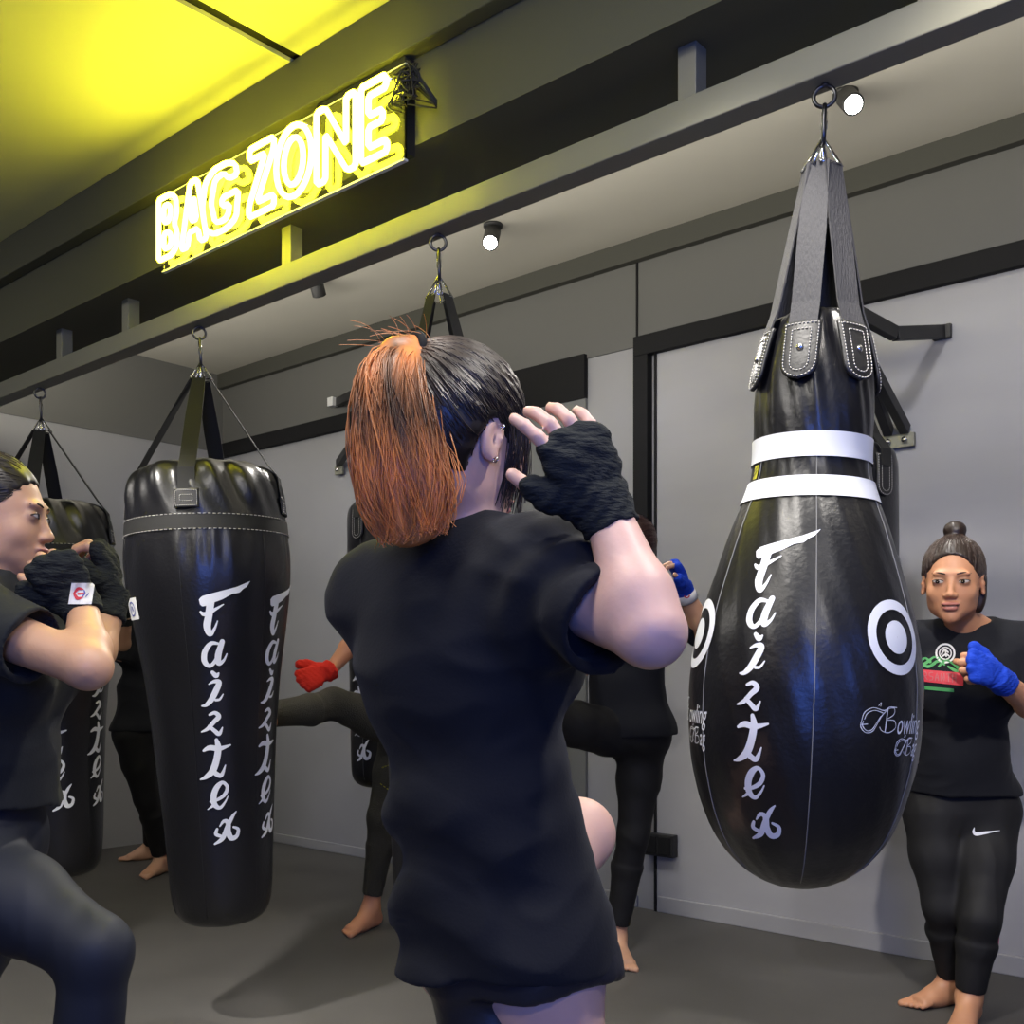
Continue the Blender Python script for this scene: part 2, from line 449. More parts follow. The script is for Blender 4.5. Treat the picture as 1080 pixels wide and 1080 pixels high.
def torso(S, J, g=0., gh=None, low=True, bust=.055):
    cs, wsc, hs = getattr(J, 'tsc', (1., 1., 1.))
    s, ps = J.s, J.ps; up = nrm(J.N-J.C); fr = np.cross(up, s)
    up2 = nrm(J.W-J.Pv); pf = np.cross(up2, ps)
    S.fcone(L(J.N, J.C, .42), J.C, s, (.128*cs+g, .078*cs+g), (.130*cs+g, .092*cs+g), .04)
    S.fcone(J.C, J.W, s, (.126*cs+g, .092*cs+g), (.104*wsc+g, .078*wsc+g), .05)
    S.fcone(J.W, J.Pv, L(s, ps, .5), (.104*wsc+g, .078*wsc+g), (.145*hs+g, .098*hs+g), .05)
    if low:
        S.ell(J.Pv-up2*.04, np.array([.152, .100, .095])*hs+g, np.array([ps, pf, up2]).T, .04)
        for q in (-1, 1): S.ell(J.Pv-pf*.045*hs+ps*.07*hs*q-up2*.05, np.array([.08, .075, .085])*hs+g, np.eye(3), .04)
    for q, sh in ((1, J.shR), (-1, J.shL)):
        S.cone(J.N+up*.012, sh, .042+g*.6, .048+g, .035)
        S.cone(sh, L(sh, J.C, .5), .05+g, .06+g, .04)
        S.ell(J.C+fr*.070+s*.065*q+up*.01, np.array([.06, bust*.85, .055])+g, np.eye(3), .05)
def arm(S, sh, el, wr, g=0., fat=1.):
    S.cone(sh, el, (.047+g)*fat, (.036+g)*fat, .025)
    m = L(el, wr, .28)
    S.cone(el, m, (.036+g)*fat, (.038+g)*fat, .02); S.cone(m, wr, (.038+g)*fat, (.0255+g)*fat, .02)
def leg(S, hip, kn, an, g=0., cut=None, fat=1.):
    S.cone(hip, L(hip, kn, .45), (.088+g)*fat, (.076+g)*fat, .04)
    S.cone(L(hip, kn, .45), kn, (.076+g)*fat, (.053+g)*fat, .03)
    ax = nrm(an-kn); th = nrm(kn-hip); back = ax-th*np.dot(ax, th)
    back = -nrm(back)*0 if np.linalg.norm(back) < .05 else nrm(back)
    m = L(kn, an, .30)+back*.012
    S.cone(kn, m, (.050+g)*fat, (.053+g)*fat, .03)
    if cut is None: S.cone(m, an, (.053+g)*fat, (.033+g), .03)
    else: S.sleeve(m, L(kn, an, cut), (.053+g)*fat, (.038+g)*fat, .02)
def foot(S, an, d, flat=True, up=Z, ln=1.):
    d = nrm(np.asarray(d)-up*np.dot(d, up)); sd = np.cross(d, up)
    base = an-up*(an[2] if flat else .075)
    heel = base-d*.030*ln+up*.034; ball = base+d*.125*ln+up*.024
    S.cone(heel, base+d*.07*ln+up*.027, .032, .027, .03); S.fcone(base+d*.05*ln+up*.03, ball, sd, (.032, .03), (.042, .020), .02)
    S.cone(an, heel+up*.015, .033, .030, .02); S.cone(an+up*.005, base+d*.08*ln+up*.040, .033, .022, .035)
    return ball, d, sd, up
def toes(S, fo, side, ln=1.):
    ball, d, sd, up = fo
    for i in range(5):
        l = (.052, .050, .044, .038, .030)[i]*ln; r = (.0125, .0095, .009, .0085, .008)[i]
        b = ball+sd*side*(-.030+.0165*i)-up*.004-d*(.003*i)
        S.cone(b, b+d*l+up*(-ball[2]+.013+.001*i if up[2] > .99 else 0), r*1.05, r, .005)
def hand(S, wr, d, n, t, curl=(40, 40, 40, 40), sp=.06, th=None, s=1., thcurl=.4, part='all', g=0.):
    d = nrm(d); n = nrm(n-d*np.dot(n, d)); t = nrm(t-d*np.dot(t, d)-n*np.dot(t, n))
    if part in ('all', 'palm'):
        S.fcone(wr+d*.008, wr+d*.078*s, t, (.024+g, .016+g), (.038+g, .013+g), .02)
        S.ell(wr+d*.03*s+t*.018*s+n*.008, np.array([.018, .018, .018])*s+g, np.eye(3), .02)
    tips = []
    for i in range(4):
        b = wr+(d*(.084, .088, .084, .075)[i]+t*(.029, .010, -.010, -.028)[i])*s
        Ls = np.array([.45, .31, .24])*(.074, .082, .076, .060)[i]*s; a = math.radians(curl[i])
        di = nrm(d+t*sp*(1.4, .4, -.5, -1.5)[i]); an = a*.7; p = b
        if part == 'palm': S.cone(wr+d*.05*s+t*(.02, .007, -.007, -.02)[i]*s, b+(di*math.cos(an)+n*math.sin(an))*.013*s, .014+g, .0105+g, .008); continue
        r0 = (.0092, .0094, .009, .0078)[i]*s
        for j in range(3):
            q = p+(di*math.cos(an)+n*math.sin(an))*Ls[j]
            S.cone(p, q, r0*(1-.07*j), r0*(1-.07*(j+1)), .003); p = q; an += a*(1., .8, 0)[j]
        tips.append(p)
    td = nrm(d*.65+t*.75+n*.25) if th is None else nrm(th)
    b = wr+(d*.020+t*.020+n*.006)*s; m = b+td*.042*s; m2 = m+nrm(td*(1-thcurl)+d*thcurl+n*thcurl*.4)*.032*s
    m3 = m2+nrm(td*(1-thcurl*1.4)+d*thcurl*1.2+n*thcurl*.7)*.026*s
    S.cone(b, m, .015*s+g, .0115*s+g, .012)
    if part == 'palm': S.cone(m, L(m, m2, .75), .0115*s+g, .011*s+g, .008)
    if part != 'palm': S.cone(m, m2, .0112*s, .010*s, .004); S.cone(m2, m3, .010*s, .0085*s, .003)
    return tips, m3
def wrap(name, el, wr, d, n, t, m, parent, s=1., cuff=.05, res=.003, label=None, seed=1):
    S = Sdf(res); ax = nrm(el-wr)
    d = nrm(d)
    S.sleeve(wr+d*.02, wr+ax*cuff, .030*s, .0335*s, .012)
    hand(S, wr, d, n, t, part='palm', s=s, g=.0056, th=None)
    sd = nrm(t); nn = nrm(np.cross(d, sd)); q1 = nrm(d*.8+sd*.6)
    def rip(p):
        a = (p-wr)@d; b = (p-wr)@sd; c = (p-wr)@nn
        w1 = np.sin((a*1.0+b*.55)*330+np.sin(c*60)); w2 = np.sin((a*.75-b*.7)*290+1.3)
        return .0011*np.where(a < .055, w1, w2)+.0006*np.sin(a*90+b*60)
    S.disp(rip)
    global LASTWRAP
    LASTWRAP = S; o = S.mesh(name, m, parent, smooth_it=1)
    if label: o['label'] = label
    return o
def skin_color(base, J=None, s=1., lips=None, var=.05):
    base = np.array(base); rs = np.random.RandomState(4); K = rs.normal(size=(4, 3))*14
    def fn(v):
        n = sum(np.sin(v@K[i]+i) for i in range(4))/4
        c = base[None]*(1+var*n[:, None])
        if lips is not None:
            q = ((v-J.HD)@J.HM)/s
            a = np.clip(1.25-np.linalg.norm((q-np.array([0, .096, -.0645]))/np.array([.026, .02, .0125]), axis=1), 0, .35)/.35
            c = c*(1-a[:, None])+np.array(lips)*a[:, None]
            m = (np.abs(q[:, 2]+.0637) < .0022) & (np.abs(q[:, 0]) < .020) & (q[:, 1] > .08)
            c[m] *= .25
            for x in (-.031, .031):
                b = np.clip(1.2-np.linalg.norm((q-np.array([x, .085, .002]))/np.array([.021, .02, .014]), axis=1), 0, .4)
                c *= (1-.8*b)[:, None]
        return c
    return fn
def face_parts(J, par, s=1., look=0):
    w = lambda x, y, z: J.HD+J.HM@(np.array([x, y, z])*s)
    for q in (-1, 1):
        mb = MB(); n = 16; vs = []; fs = []      # almond eye opening lying on the eyeball
        for j in range(7):
            v_ = -1+2*j/6
            for i in range(n+1):
                u = -1+2*i/n; x = u*.0135; hgt = .0040*(1-u*u)**.7
                z = v_*hgt+(.0012*u*q)
                y = .074+.0135*math.sqrt(max(0, 1-(x/.0165)**2-(z/.0125)**2))+.0009
                vs.append(w(q*.031+x, y, z))
        fs = [(j*(n+1)+i, j*(n+1)+i+1, (j+1)*(n+1)+i+1, (j+1)*(n+1)+i) for j in range(6) for i in range(n)]
        mb.add(vs, fs, True); eye = keep(mb.build('eye', M_eye), par)
        mb = MB(); o = []; 
        for k in range(14):
            a = 2*PI*k/14; x = .0052*math.cos(a)+look; z = max(-.0046, min(.0040, .0056*math.sin(a)))
            o.append(w(q*.031+x, .0757+.0135*math.sqrt(max(0, 1-(x/.0165)**2-(z/.0125)**2)), z))
        mb.add(o, [tuple(range(14))]); ir = mb.build('iris', M_iris); ir.parent = eye
        mb = MB(); pts = []
        for i in range(9):
            u = -1+i/4; x = u*.015; pts.append(w(q*.031+x, .0755+.0135*math.sqrt(max(0, 1-(x/.017)**2-.15)), .0052*(1-u*u)**.7+.0012*u*q))
        mb.tube(pts, .0011*s, 5); keep(mb.build('eyelashes', M_brow), par)
        mb = MB(); pts = []
        for i in range(9):
            u = i/8; pts.append(w(q*(.014+.034*u), .0905-.013*u*u, .0195+.0045*math.sin(u*PI*.8)-.001*u))
        mb.tube(pts, [.0008*s+.0012*s*math.sin(PI*min(1, i/8+.15)) for i in range(9)], 6); keep(mb.build('eyebrow', M_brow), par)

def hair_cap(J, s, name, parent, tie, cut, color, res=.004, n=500, grow=.009, extra=None, rstrand=.0009, seed=1, low=-.065, frontz=.07, strand_col=None):
    """scalp hair: cap over the skull (trimmed to the hairline) plus strands running back to the tie (head coordinates)"""
    M = J.HM; w = lambda q: J.HD+M@(np.asarray(q)*s)
    S = Sdf(res)
    S.ell(w((0, -.016, .038)), (np.array([.073, .090, .080])+grow)*s, M, .01)
    S.ell(w((0, -.028, -.005)), (np.array([.066, .070, .075])+grow)*s, M, .03)
    if extra: extra(S, w, M)
    cut(S, w, M)
    tl = np.array(tie)
    def groove(p):
        q = ((p-J.HD)@M)/s-tl; a = np.arctan2(q[:, 0], q[:, 2]+.3*q[:, 1]); b = np.arctan2(q[:, 0], -q[:, 1])
        return .0008*np.sin(a*30+2*np.sin(b*6))+.0004*np.sin(b*53)
    S.disp(groove)
    cap = S.mesh(name, M_hair, parent, color=color, smooth_it=1)
    rs = np.random.RandomState(seed); mb = MB(); E = np.array([.073, .090, .080])+grow+.001; ce = np.array([0, -.016, .038])
    cnt = 0; PT = []; tie_u = (tl-ce)/E; tie_u /= np.linalg.norm(tie_u)
    ok = []
    for _ in range(n*5):
        u = rs.normal(size=3); u /= np.linalg.norm(u)
        p = ce+u*E
        ok.append((u, p))
    W = np.array([w(p) for u, p in ok]); dv = S.val(W)
    for (u, p), d in zip(ok, dv):
        if abs(d) > .006 or cnt >= n: continue
        om = math.acos(max(-1, min(1, u@tie_u)))
        if om < .15 or om > 2.7: continue
        pts = []; m = 7; j = rs.normal(size=3)*.02; frac = .5+rs.rand()*.5
        for i in range(m):
            t = i/(m-1)*frac; q = (math.sin((1-t)*om)*u+math.sin(t*om)*tie_u)/math.sin(om)
            q = q/np.linalg.norm(q)*(1+.018*math.sin(PI*i/(m-1))*rs.rand()+.004); q = q+j*math.sin(PI*t)*.6
            pts.append(w(ce+q*E))
        PT.append(pts); cnt += 1
    A_ = np.array(PT).reshape(-1, 3)
    for _ in range(3):
        d0 = S.val(A_); g_ = np.stack([S.val(A_+np.eye(3)[k]*.002)-d0 for k in range(3)], 1); g_ /= np.linalg.norm(g_, axis=1)[:, None]+1e-9
        A_ = A_-g_*np.clip(d0-.0006, -.02, .02)[:, None]
    A_ = A_.reshape(len(PT), 7, 3)
    for pts in A_: mb.tube(list(pts), [rstrand*s*(1-.5*i/6) for i in range(7)], 3, caps=False)
    o = mb.build('hair_strands', M_hair)
    me = o.data; ca = me.color_attributes.new('Col', 'FLOAT_COLOR', 'POINT')
    vv = np.zeros(len(me.vertices)*3); me.vertices.foreach_get('co', vv); vv = vv.reshape(-1, 3)
    c4 = np.ones((len(vv), 4)); c4[:, :3] = (strand_col or color)(vv); ca.data.foreach_set('color', c4.ravel())
    o['kind'] = 'stuff'; o.parent = cap
    return cap
def chk(name, J):
    for a, b, t in (('shR', 'elR', .27), ('elR', 'wrR', .23), ('shL', 'elL', .27), ('elL', 'wrL', .23), ('hipR', 'knR', .38), ('knR', 'anR', .38), ('hipL', 'knL', .38), ('knL', 'anL', .38), ('N', 'Pv', .50)):
        if hasattr(J, a) and hasattr(J, b):
            print('CHK', name, a, b, round(float(np.linalg.norm(getattr(J, a)-getattr(J, b))), 3), 'want', t)
def base_of(p): return (float(p[0]), float(p[1]), 0.)
def deg(a): return math.radians(a)
def facing(a, down=0):                     # a: degrees from away-from-camera towards image right
    f = V*math.cos(deg(a))+R*math.sin(deg(a)); return nrm(f*math.cos(deg(down))-Z*math.sin(deg(down)))

# ============ A: kneeing woman in the foreground
def woman_foreground():
    J = Fig(); fa = facing(40); J.s = nrm(np.cross(fa, Z)); fp = facing(48); J.ps = nrm(np.cross(fp, Z))
    J.N = P(480, 582, 1.385); J.C = P(483, 700, 1.385); J.W = P(507, 842, 1.395); J.Pv = P(537, 958, 1.41)
    J.tsc = (.93, .93, .84)
    J.shR = J.N+J.s*.145-Z*.044; J.shL = J.N-J.s*.138-Z*.055
    J.elR = P(686, 667, 1.14); J.wrR = P(640, 541, 1.20)
    J.elL = J.shL+nrm(fa*.75-J.s*.05-Z*.65)*.265; J.wrL = J.elL+nrm(fa*.45+J.s*.5+Z*.75)*.23
    J.HD = P(485, 466, 1.365); J.HM = hmat(facing(47, 9), nrm(Z+R*.06))
    J.hipR = J.Pv+J.ps*.068-Z*.06; J.hipL = J.Pv-J.ps*.072-Z*.06
    J.knR = J.hipR+np.array([0, 0, -.36])+fp*.03+R*.005; J.anR = J.knR*1; J.anR = J.knR-fp*.05; J.anR[2] = .085
    J.knL = P(610, 880, 1.70); J.anL = J.knL+nrm(-Z*.75-R*.40+V*.6)*.36
    chk('A', J)
    root = empty('person', base_of(J.Pv), 'woman seen from behind with a copper ponytail, black tee and shorts, raised black-wrapped hand', 'person')
    S = Sdf(.0042)
    head(S, J); neck(S, J, .050); torso(S, J)
    arm(S, J.shR, J.elR, J.wrR, .001, .98); arm(S, J.shL, J.elL, J.wrL)
    leg(S, J.hipR, J.knR, J.anR, 0, fat=.90); leg(S, J.hipL, J.knL, J.anL, .002)
    fo = foot(S, J.anR, fp); toes(S, fo, -1)
    up = nrm(J.knL-J.anL); fo = foot(S, J.anL, nrm(R*.3+V*.8-Z*.4), False, up); toes(S, fo, 1)
    d = P(598, 450, 1.17)-J.wrR; n = nrm(V*.9-R*.25-Z*.1); t = nrm(-R*.9-Z*.4-V*.05); s_ = .97
    J.hd = (d, n, t)
    tips, tt = hand(S, J.wrR, d, n, t, (20, 30, 30, 26), .14, th=nrm(d/np.linalg.norm(d)*.60+t*.62+n*.50), s=s_, thcurl=.45)
    d2 = nrm(J.wrL-J.elL); hand(S, J.wrL, d2, nrm(R), nrm(-fa), (80, 80, 80, 80))
    S.mesh('body', M_skinA, root, color=skin_color((.64, .40, .33), J, lips=(.5, .2, .2)))
    wrap('hand_wrap', J.elR, J.wrR, d, n, t, M_wrapk, root, 1.0*s_, .022, .003, 'black cotton wrap round the raised right hand')
    wrap('hand_wrap', J.elL, J.wrL, d2, nrm(R), nrm(-fa), M_wrapk, root, 1., .04, .005)
    mb = MB(); q = J.wrR+t*.030-n*.004                     # pale velcro end on the wrap
    mb.tube([q-d*.12, q+d*.05, q+d*.2], .0045, 6); keep(mb.build('wrap_fastener', M_stitch), root)
    # t-shirt
    S = Sdf(.0045); g = .022
    torso(S, J, g*.8)
    ax = nrm(J.Pv-J.W)
    hem = P(522, 1012, 1.41)
    S.fcone(J.W, hem+ax*.05, J.ps, (.108, .092), (.136, .122), .05)
    S.cone(J.hipL, L(J.hipL, J.knL, .35), .088, .08, .05)
    u = nrm(J.elR-J.shR)
    e1 = J.shR+u*.135
    S.sleeve(J.shR-u*.02-Z*.004, e1-Z*.008, .064, .066, .05, over=0.)
    S.sleeve(e1-u*.03-Z*.008, e1+u*.02-Z*.008, .057, .058, .004, kind='s')
    u2 = nrm(J.elL-J.shL); S.sleeve(J.shL-u2*.02, J.shL+u2*.17, .062, .068, .04)
    S.half(hem, nrm(-Z+J.ps*.06))
    
    S.ell(J.N+Z*.052+fa*.014, (.076, .076, .066), np.eye(3), .012, 's')
    f1 = folds(11, 2, 1., (1, 1, .8)); f2 = folds(26, 8, .0022, (1.2, 1.2, 2.2))
    side = -J.s
    def big(p):
        q = p-J.W; x = q@J.s; z = q[:, 2]; h = np.clip((J.C[2]-.04-p[:, 2])/.2, 0, 1)
        dr = np.sin((z*1.0+.55*np.sqrt(np.maximum(0, (x+.02)**2+.002)))*52)      # drape folds swinging under the left side
        dr = np.sign(dr)*np.abs(dr)**.8
        sl = np.exp(-(((p-L(J.shR, e1, .5))@u)**2/.004))*np.exp(-np.sum((p-L(J.shR, e1, .5))**2, 1)/.02)
        return .0085*h*dr*np.clip(.9-x*4.5, .10, 1.25)+f1(p)*(.0022+.003*h)+f2(p)*1.15+.0065*sl*np.sin((p@u)*85+2.5*np.sin(p[:, 2]*22))
    S.disp(big)
    S.mesh('t_shirt', M_tee, root)
    # shorts
    S = Sdf(.005)
    S.fcone(J.Pv+Z*.05, J.Pv-Z*.05, J.ps, (.142, .116), (.142, .116), .03)
    S.sleeve(J.hipR+Z*.06, J.hipR-Z*.06+fp*.01, .092, .098, .03)
    S.half(P(560, 1024, 1.40), nrm(-Z+R*.05))
    S.sleeve(P(498, 1000, 1.425), P(528, 1160, 1.36), .060, .058, .02)
    S.fcone(P(510, 1030, 1.37), P(534, 1160, 1.34), R, (.062, .05), (.052, .05), .02)
    S.cone(J.hipL, L(J.hipL, J.knL, .45), .082, .080, .03)
    S.disp(folds(16, 5, .007, (1, 1, .5))); S.disp(folds(40, 6, .0018))
    S.half(P(522, 985, 1.41), Z)
    S.mesh('shorts', M_shorts, root)
    # hair
    dark = np.array([.012, .008, .006]); cop = np.array([.82, .29, .075])
    def ccol(v):
        q = (v-J.HD)@J.HM; a = np.clip((.055-np.linalg.norm(q-tie, axis=1))/.05, 0, 1)*.35
        return dark*(1-a[:, None])+np.array([.16, .06, .025])*a[:, None]
    tie = np.array([0, -.088, .088])
    def cut(S, w, M):
        S.ell(w((0, .075, -.060)), (.092, .095, .098), M, .008, 's')             # face
        for q in (-1, 1): S.ell(w((q*.082, -.002, -.045)), (.040, .032, .066), M, .01, 's')
        S.ell(w((0, -.05, -.105)), (.085, .085, .062), M, .012, 's')
    def scol(v):
        rs = np.random.RandomState(2); k = rs.rand(len(v)//3+1).repeat(3)[:len(v)]
        return ccol(v)+np.array([.030, .022, .016])*k[:, None]
    cap = hair_cap(J, 1., 'hair', root, tie, cut, ccol, res=.004, n=2200, rstrand=.0011, strand_col=scol)
    T = J.HD+J.HM@(tie*np.array([1, 1.06, 1.04]))
    path = catmull([T, P(428, 383, 1.31), P(417, 404, 1.285), P(418, 450, 1.27), P(425, 505, 1.265), P(436, 558, 1.27)], 8)
    rad = np.interp(np.linspace(0, 1, len(path)), [0, .15, .35, .6, .85, 1], [.014, .028, .037, .042, .045, .030])
    S = Sdf(.0045)
    for i in range(len(path)-1): S.fcone(path[i], path[i+1], R, (rad[i]*.92, rad[i]*.62), (rad[i+1]*.92, rad[i+1]*.62), .012)
    zt = T[2]
    S.disp(folds(60, 3, .0022, (1, 1, .2)))
    def tcol(v, jit=None):
        h = np.clip((zt-v[:, 2])/.26, 0, 1); x = (v-T)@R
        n_ = np.sin(x*160+3*np.sin(v[:, 2]*22))*.5+.5; m2 = np.sin(x*67+v[:, 2]*18+1)*.5+.5
        if jit is not None: n_ = .5*n_+.5*jit
        a = np.interp(h, [0, .12, .38, .6, 1], [.55, .62, .22, .72, .95])+(n_-.5)*.55-(m2 > .8)*.2*(h < .75)
        a = np.clip(a, .03, 1)[:, None]
        return np.array([.030, .012, .007])*(1-a)+cop*a
    tail = S.mesh('ponytail', M_hair, root, color=tcol)
    mb = MB(); rs = np.random.RandomState(9); J_ = []
    pa = np.array(path); m = len(pa)
    for i in range(2600):
        a = rs.rand()*2*PI; rr = .98+.14*rs.rand(); ln = .86+.26*rs.rand() if rs.rand() < .85 else .65
        cu = rs.normal()*.007; ph = rs.rand()*6; fly = rs.rand() < .05
        pts = []
        for k in range(15):
            t = min(1.14, k/14*ln); ix = min(t*(m-1), m-1.001); i0 = int(ix); c = pa[i0]*(1-ix+i0)+pa[i0+1]*(ix-i0)
            if t > 1: c = c+(pa[-1]-pa[-3])*(t-1)*8
            r_ = np.interp(ix, range(m), rad)*rr*(1.02 if not fly else 1.05+.35*t)
            tw = a+.35*math.sin(t*3+ph)
            tg = nrm(pa[min(i0+2, m-1)]-pa[max(i0-1, 0)]); yy = nrm(np.cross(tg, R)); xx = np.cross(yy, tg)
            pts.append(c+xx*(r_*math.cos(tw)+cu*math.sin(t*9+ph)*t)+yy*(r_*.71*math.sin(tw))+Z*(cu*t*.5))
        mb.tube(pts, [.0011*(1-.6*(k/14)**3) for k in range(15)], 3, caps=False); J_.append(rs.rand())
    for i in range(24):                                   # flyaways round the crown and the tie
        a = rs.rand()*PI; b0 = T+Z*.005+R*rs.normal()*.02+V*rs.normal()*.015
        dr = nrm(-R*rs.uniform(-.2, 1.)+Z*rs.uniform(.1, .9)+V*rs.normal()*.3); ln = rs.uniform(.02, .055); bd = rs.uniform(.3, .9)
        pts = [b0+dr*ln*t+(-R*.6-Z*.5)*ln*t*t*bd for t in np.linspace(0, 1, 15)]
        mb.tube(pts, [.00032]*15, 3, caps=False); J_.append(1.)
    o = mb.build('hair_strands', M_hair); me = o.data
    ca = me.color_attributes.new('Col', 'FLOAT_COLOR', 'POINT'); vv = np.array(mb.v)
    c4 = np.ones((len(vv), 4)); c4[:, :3] = tcol(vv, np.repeat(J_, 45)); ca.data.foreach_set('color', c4.ravel())
    o['kind'] = 'stuff'; o.parent = tail; tail['label'] = 'copper-dyed ponytail with dark roots'
    mb = MB(); rs = np.random.RandomState(12)
    for i in range(90):                                   # loose lock falling in front of the ear
        a, b, c_ = rs.normal(size=3)*.004; y0 = rs.uniform(.012, .05)
        pts = [(.068+a, y0*.8, .045), (.0765+a*.5, y0+.004, .01), (.0735+a, y0+.012+b, -.03), (.064+b*.6, y0+.018+b*1.5, -.068+c_*3)]
        mb.tube([J.HD+J.HM@q for q in catmull(pts, 4)], .0006, 3, caps=False)
    lk = keep(mb.build('side_lock', M_hair), root); lk['kind'] = 'stuff'
    ca = lk.data.color_attributes.new('Col', 'FLOAT_COLOR', 'POINT'); ca.data.foreach_set('color', np.tile([.02, .012, .009, 1.], len(mb.v)))
    mb = MB(); mb.torus(T, .017, .006, J.HM, 16); keep(mb.build('hair_tie', M_blackpaint), root)
    mb = MB()
    for a, zz in ((.0, -.035), (.004, .008)):
        mb.torus(J.HD+J.HM@np.array([.084, -.006+a, zz]), .0035, .0011, J.HM, 12, 6)
    keep(mb.build('earring', M_chrome), root)
    return J

# ============ B: woman in profile on the left
def woman_left():
    J = Fig(); fa = facing(84); J.s = nrm(np.cross(fa, Z)); J.ps = nrm(np.cross(facing(80), Z)); fp = facing(80)
    J.N = P(-18, 622, 1.93); J.C = P(-16, 715, 1.93); J.W = P(-14, 800, 1.95); J.Pv = P(-22, 872, 1.97)
    J.shR = J.N+J.s*.145-Z*.05; J.shL = J.N-J.s*.13-Z*.04+fa*.03
    J.elR = P(93, 703, 1.70); J.wrR = P(88, 641, 1.87)
    J.elL = P(92, 705, 2.02); J.wrL = P(120, 634, 2.12)
    J.HD = P(-6, 546, 1.93); J.HM = hmat(facing(83, 1))
    J.hipR = J.Pv+J.ps*.085-Z*.06; J.hipL = J.Pv-J.ps*.085-Z*.06
    J.knR = P(100, 1003, 1.78); J.anR = P(78, 1235, 1.80); J.anR[2] = .09
    J.knL = J.hipL+nrm(-Z-fp*.25)*.37; J.anL = J.knL-fp*.20-Z*.30; J.anL[2] = .09
    chk('B', J)
    root = empty('person', base_of(J.Pv), 'woman in profile at the left edge in charcoal tee and navy leggings, black-wrapped fists up', 'person')
    S = Sdf(.0042)
    head(S, J); neck(S, J, .050); torso(S, J); arm(S, J.shR, J.elR, J.wrR, .0, .98); arm(S, J.shL, J.elL, J.wrL)
    leg(S, J.hipR, J.knR, J.anR, .0); leg(S, J.hipL, J.knL, J.anL)
    toes(S, foot(S, J.anR, fp), -1); toes(S, foot(S, J.anL, fp), 1)
    d = P(50, 590, 1.80)-J.wrR; n = nrm(-R*.5-Z*.6+V*.4); t = nrm(-R*.5-Z*.6); n = nrm(V*.9-R*.2); t = nrm(-Z*.75-R*.6)
    hand(S, J.wrR, d, n, t, (75, 78, 75, 70), .03, th=nrm(-R*.9+V*.2+Z*.35), thcurl=.3)
    d2 = P(108, 562, 2.10)-J.wrL; n2 = nrm(-R*.95-V*.1); t2 = nrm(-V*.9+Z*.1)
    hand(S, J.wrL, d2, n2, t2, (58, 62, 60, 55), .12, th=nrm(-R*.7-V*.5+Z*.5), s=1.05)
    S.mesh('body', M_skinA, root, color=skin_color((.56, .32, .20), J, lips=(.42, .16, .13)))
    wa = wrap('hand_wrap', J.elR, J.wrR, d, n, t, M_wrapk, root, 1.06, .03, .0035); WS = LASTWRAP
    wrap('hand_wrap', J.elL, J.wrL, d2, n2, t2, M_wrapk, root, 1.12, .05, .004)
    # white square label on each cuff
    ax = nrm(J.elR-J.wrR); sd = nrm(np.cross(ax, -V)); nn = nrm(np.cross(sd, ax)); nn = nn if nn@V < 0 else -nn
    c0 = J.wrR+ax*.004
    def onc(c0, ax, sd, nn, r):
        def f(u, w_, off=.002): return c0+ax*w_+sd*(math.sin(u/r)*(r+off))+nn*(math.cos(u/r)*(r+off))
        return f
    def f(u, w_, off=.0028):
        a_, b_ = 86+u*560+w_*90, 626-w_*560; q = P(a_, b_, 1.66); dr = nrm(P(a_, b_, 2.)-q); return WS.march(q[None], dr, n=70)[0]-dr*off
    mb = MB(); grid_mesh(mb, -.022, -.020, .022, .020, f); lb = keep(mb.build('wrap_label', M_white_l), root)
    mb = MB(); stroke_mesh(mb, [[(-.014, 0, .004), (-.008, .009, .006), (.002, .008, .002)], [(-.014, 0, .004), (-.006, -.009, .006), (.004, -.006, .002)], [(-.006, 0, .004), (.004, .001, .002)]], lambda u, w_: f(u, w_, .0042)); lb2 = mb.build('label_mark', M_red); lb2.parent = lb
    mb = MB(); stroke_mesh(mb, [[(.002, -.006, .002), (.006, 0, .003), (.004, .006, .002)], [(.009, -.006, .002), (.013, 0, .002)]], lambda u, w_: f(u, w_, .0042)); lb2 = mb.build('label_mark', M_blueink); lb2.parent = lb
    S = Sdf(.0045); torso(S, J, .022)
    S.fcone(J.W, J.Pv+Z*.03+R*.01, J.ps, (.122, .104), (.150, .125), .05)
    hem = P(10, 848, 1.93)
    u = nrm(J.elR-J.shR); e1 = J.shR+u*.185
    S.sleeve(J.shR-u*.02, e1, .064, .066, .05); S.sleeve(e1-u*.03, e1+u*.03, .057, .059, .004, 's')
    u2 = nrm(J.elL-J.shL); S.sleeve(J.shL-u2*.02, J.shL+u2*.16, .06, .066, .04)
    S.half(hem, nrm(-Z-fa*.12)); S.ell(J.N+Z*.05+fa*.01, (.064, .064, .047), np.eye(3), .012, 's')
    S.disp(folds(20, 4, .0045, (1, 1, 1.1))); S.disp(folds(45, 5, .0016)); S.mesh('t_shirt', M_tee_b, root)
    S = Sdf(.0055); torso(S, J, .007); leg(S, J.hipR, J.knR, J.anR, .006, .85); leg(S, J.hipL, J.knL, J.anL, .005, .85)
    S.half(L(J.W, J.Pv, .4), nrm(J.W-J.Pv)); S.disp(folds(60, 3, .0012)); S.mesh('leggings', M_legn, root)
    dark = np.array([.014, .010, .008])
    def cut(S, w, M):
        S.ell(w((0, .080, -.045)), (.098, .080, .108), M, .008, 's')
        for q in (-1, 1): S.ell(w((q*.082, -.004, -.030)), (.040, .036, .055), M, .01, 's')
        S.ell(w((0, -.03, -.10)), (.085, .09, .052), M, .012, 's')
    hair_cap(J, 1., 'hair', root, np.array([0, -.108, .02]), cut, lambda v: np.tile(dark, (len(v), 1)), n=500, grow=.006, seed=4,
             strand_col=lambda v: np.tile(dark*2.2, (len(v), 1)))
    face_parts(J, root)
    return J

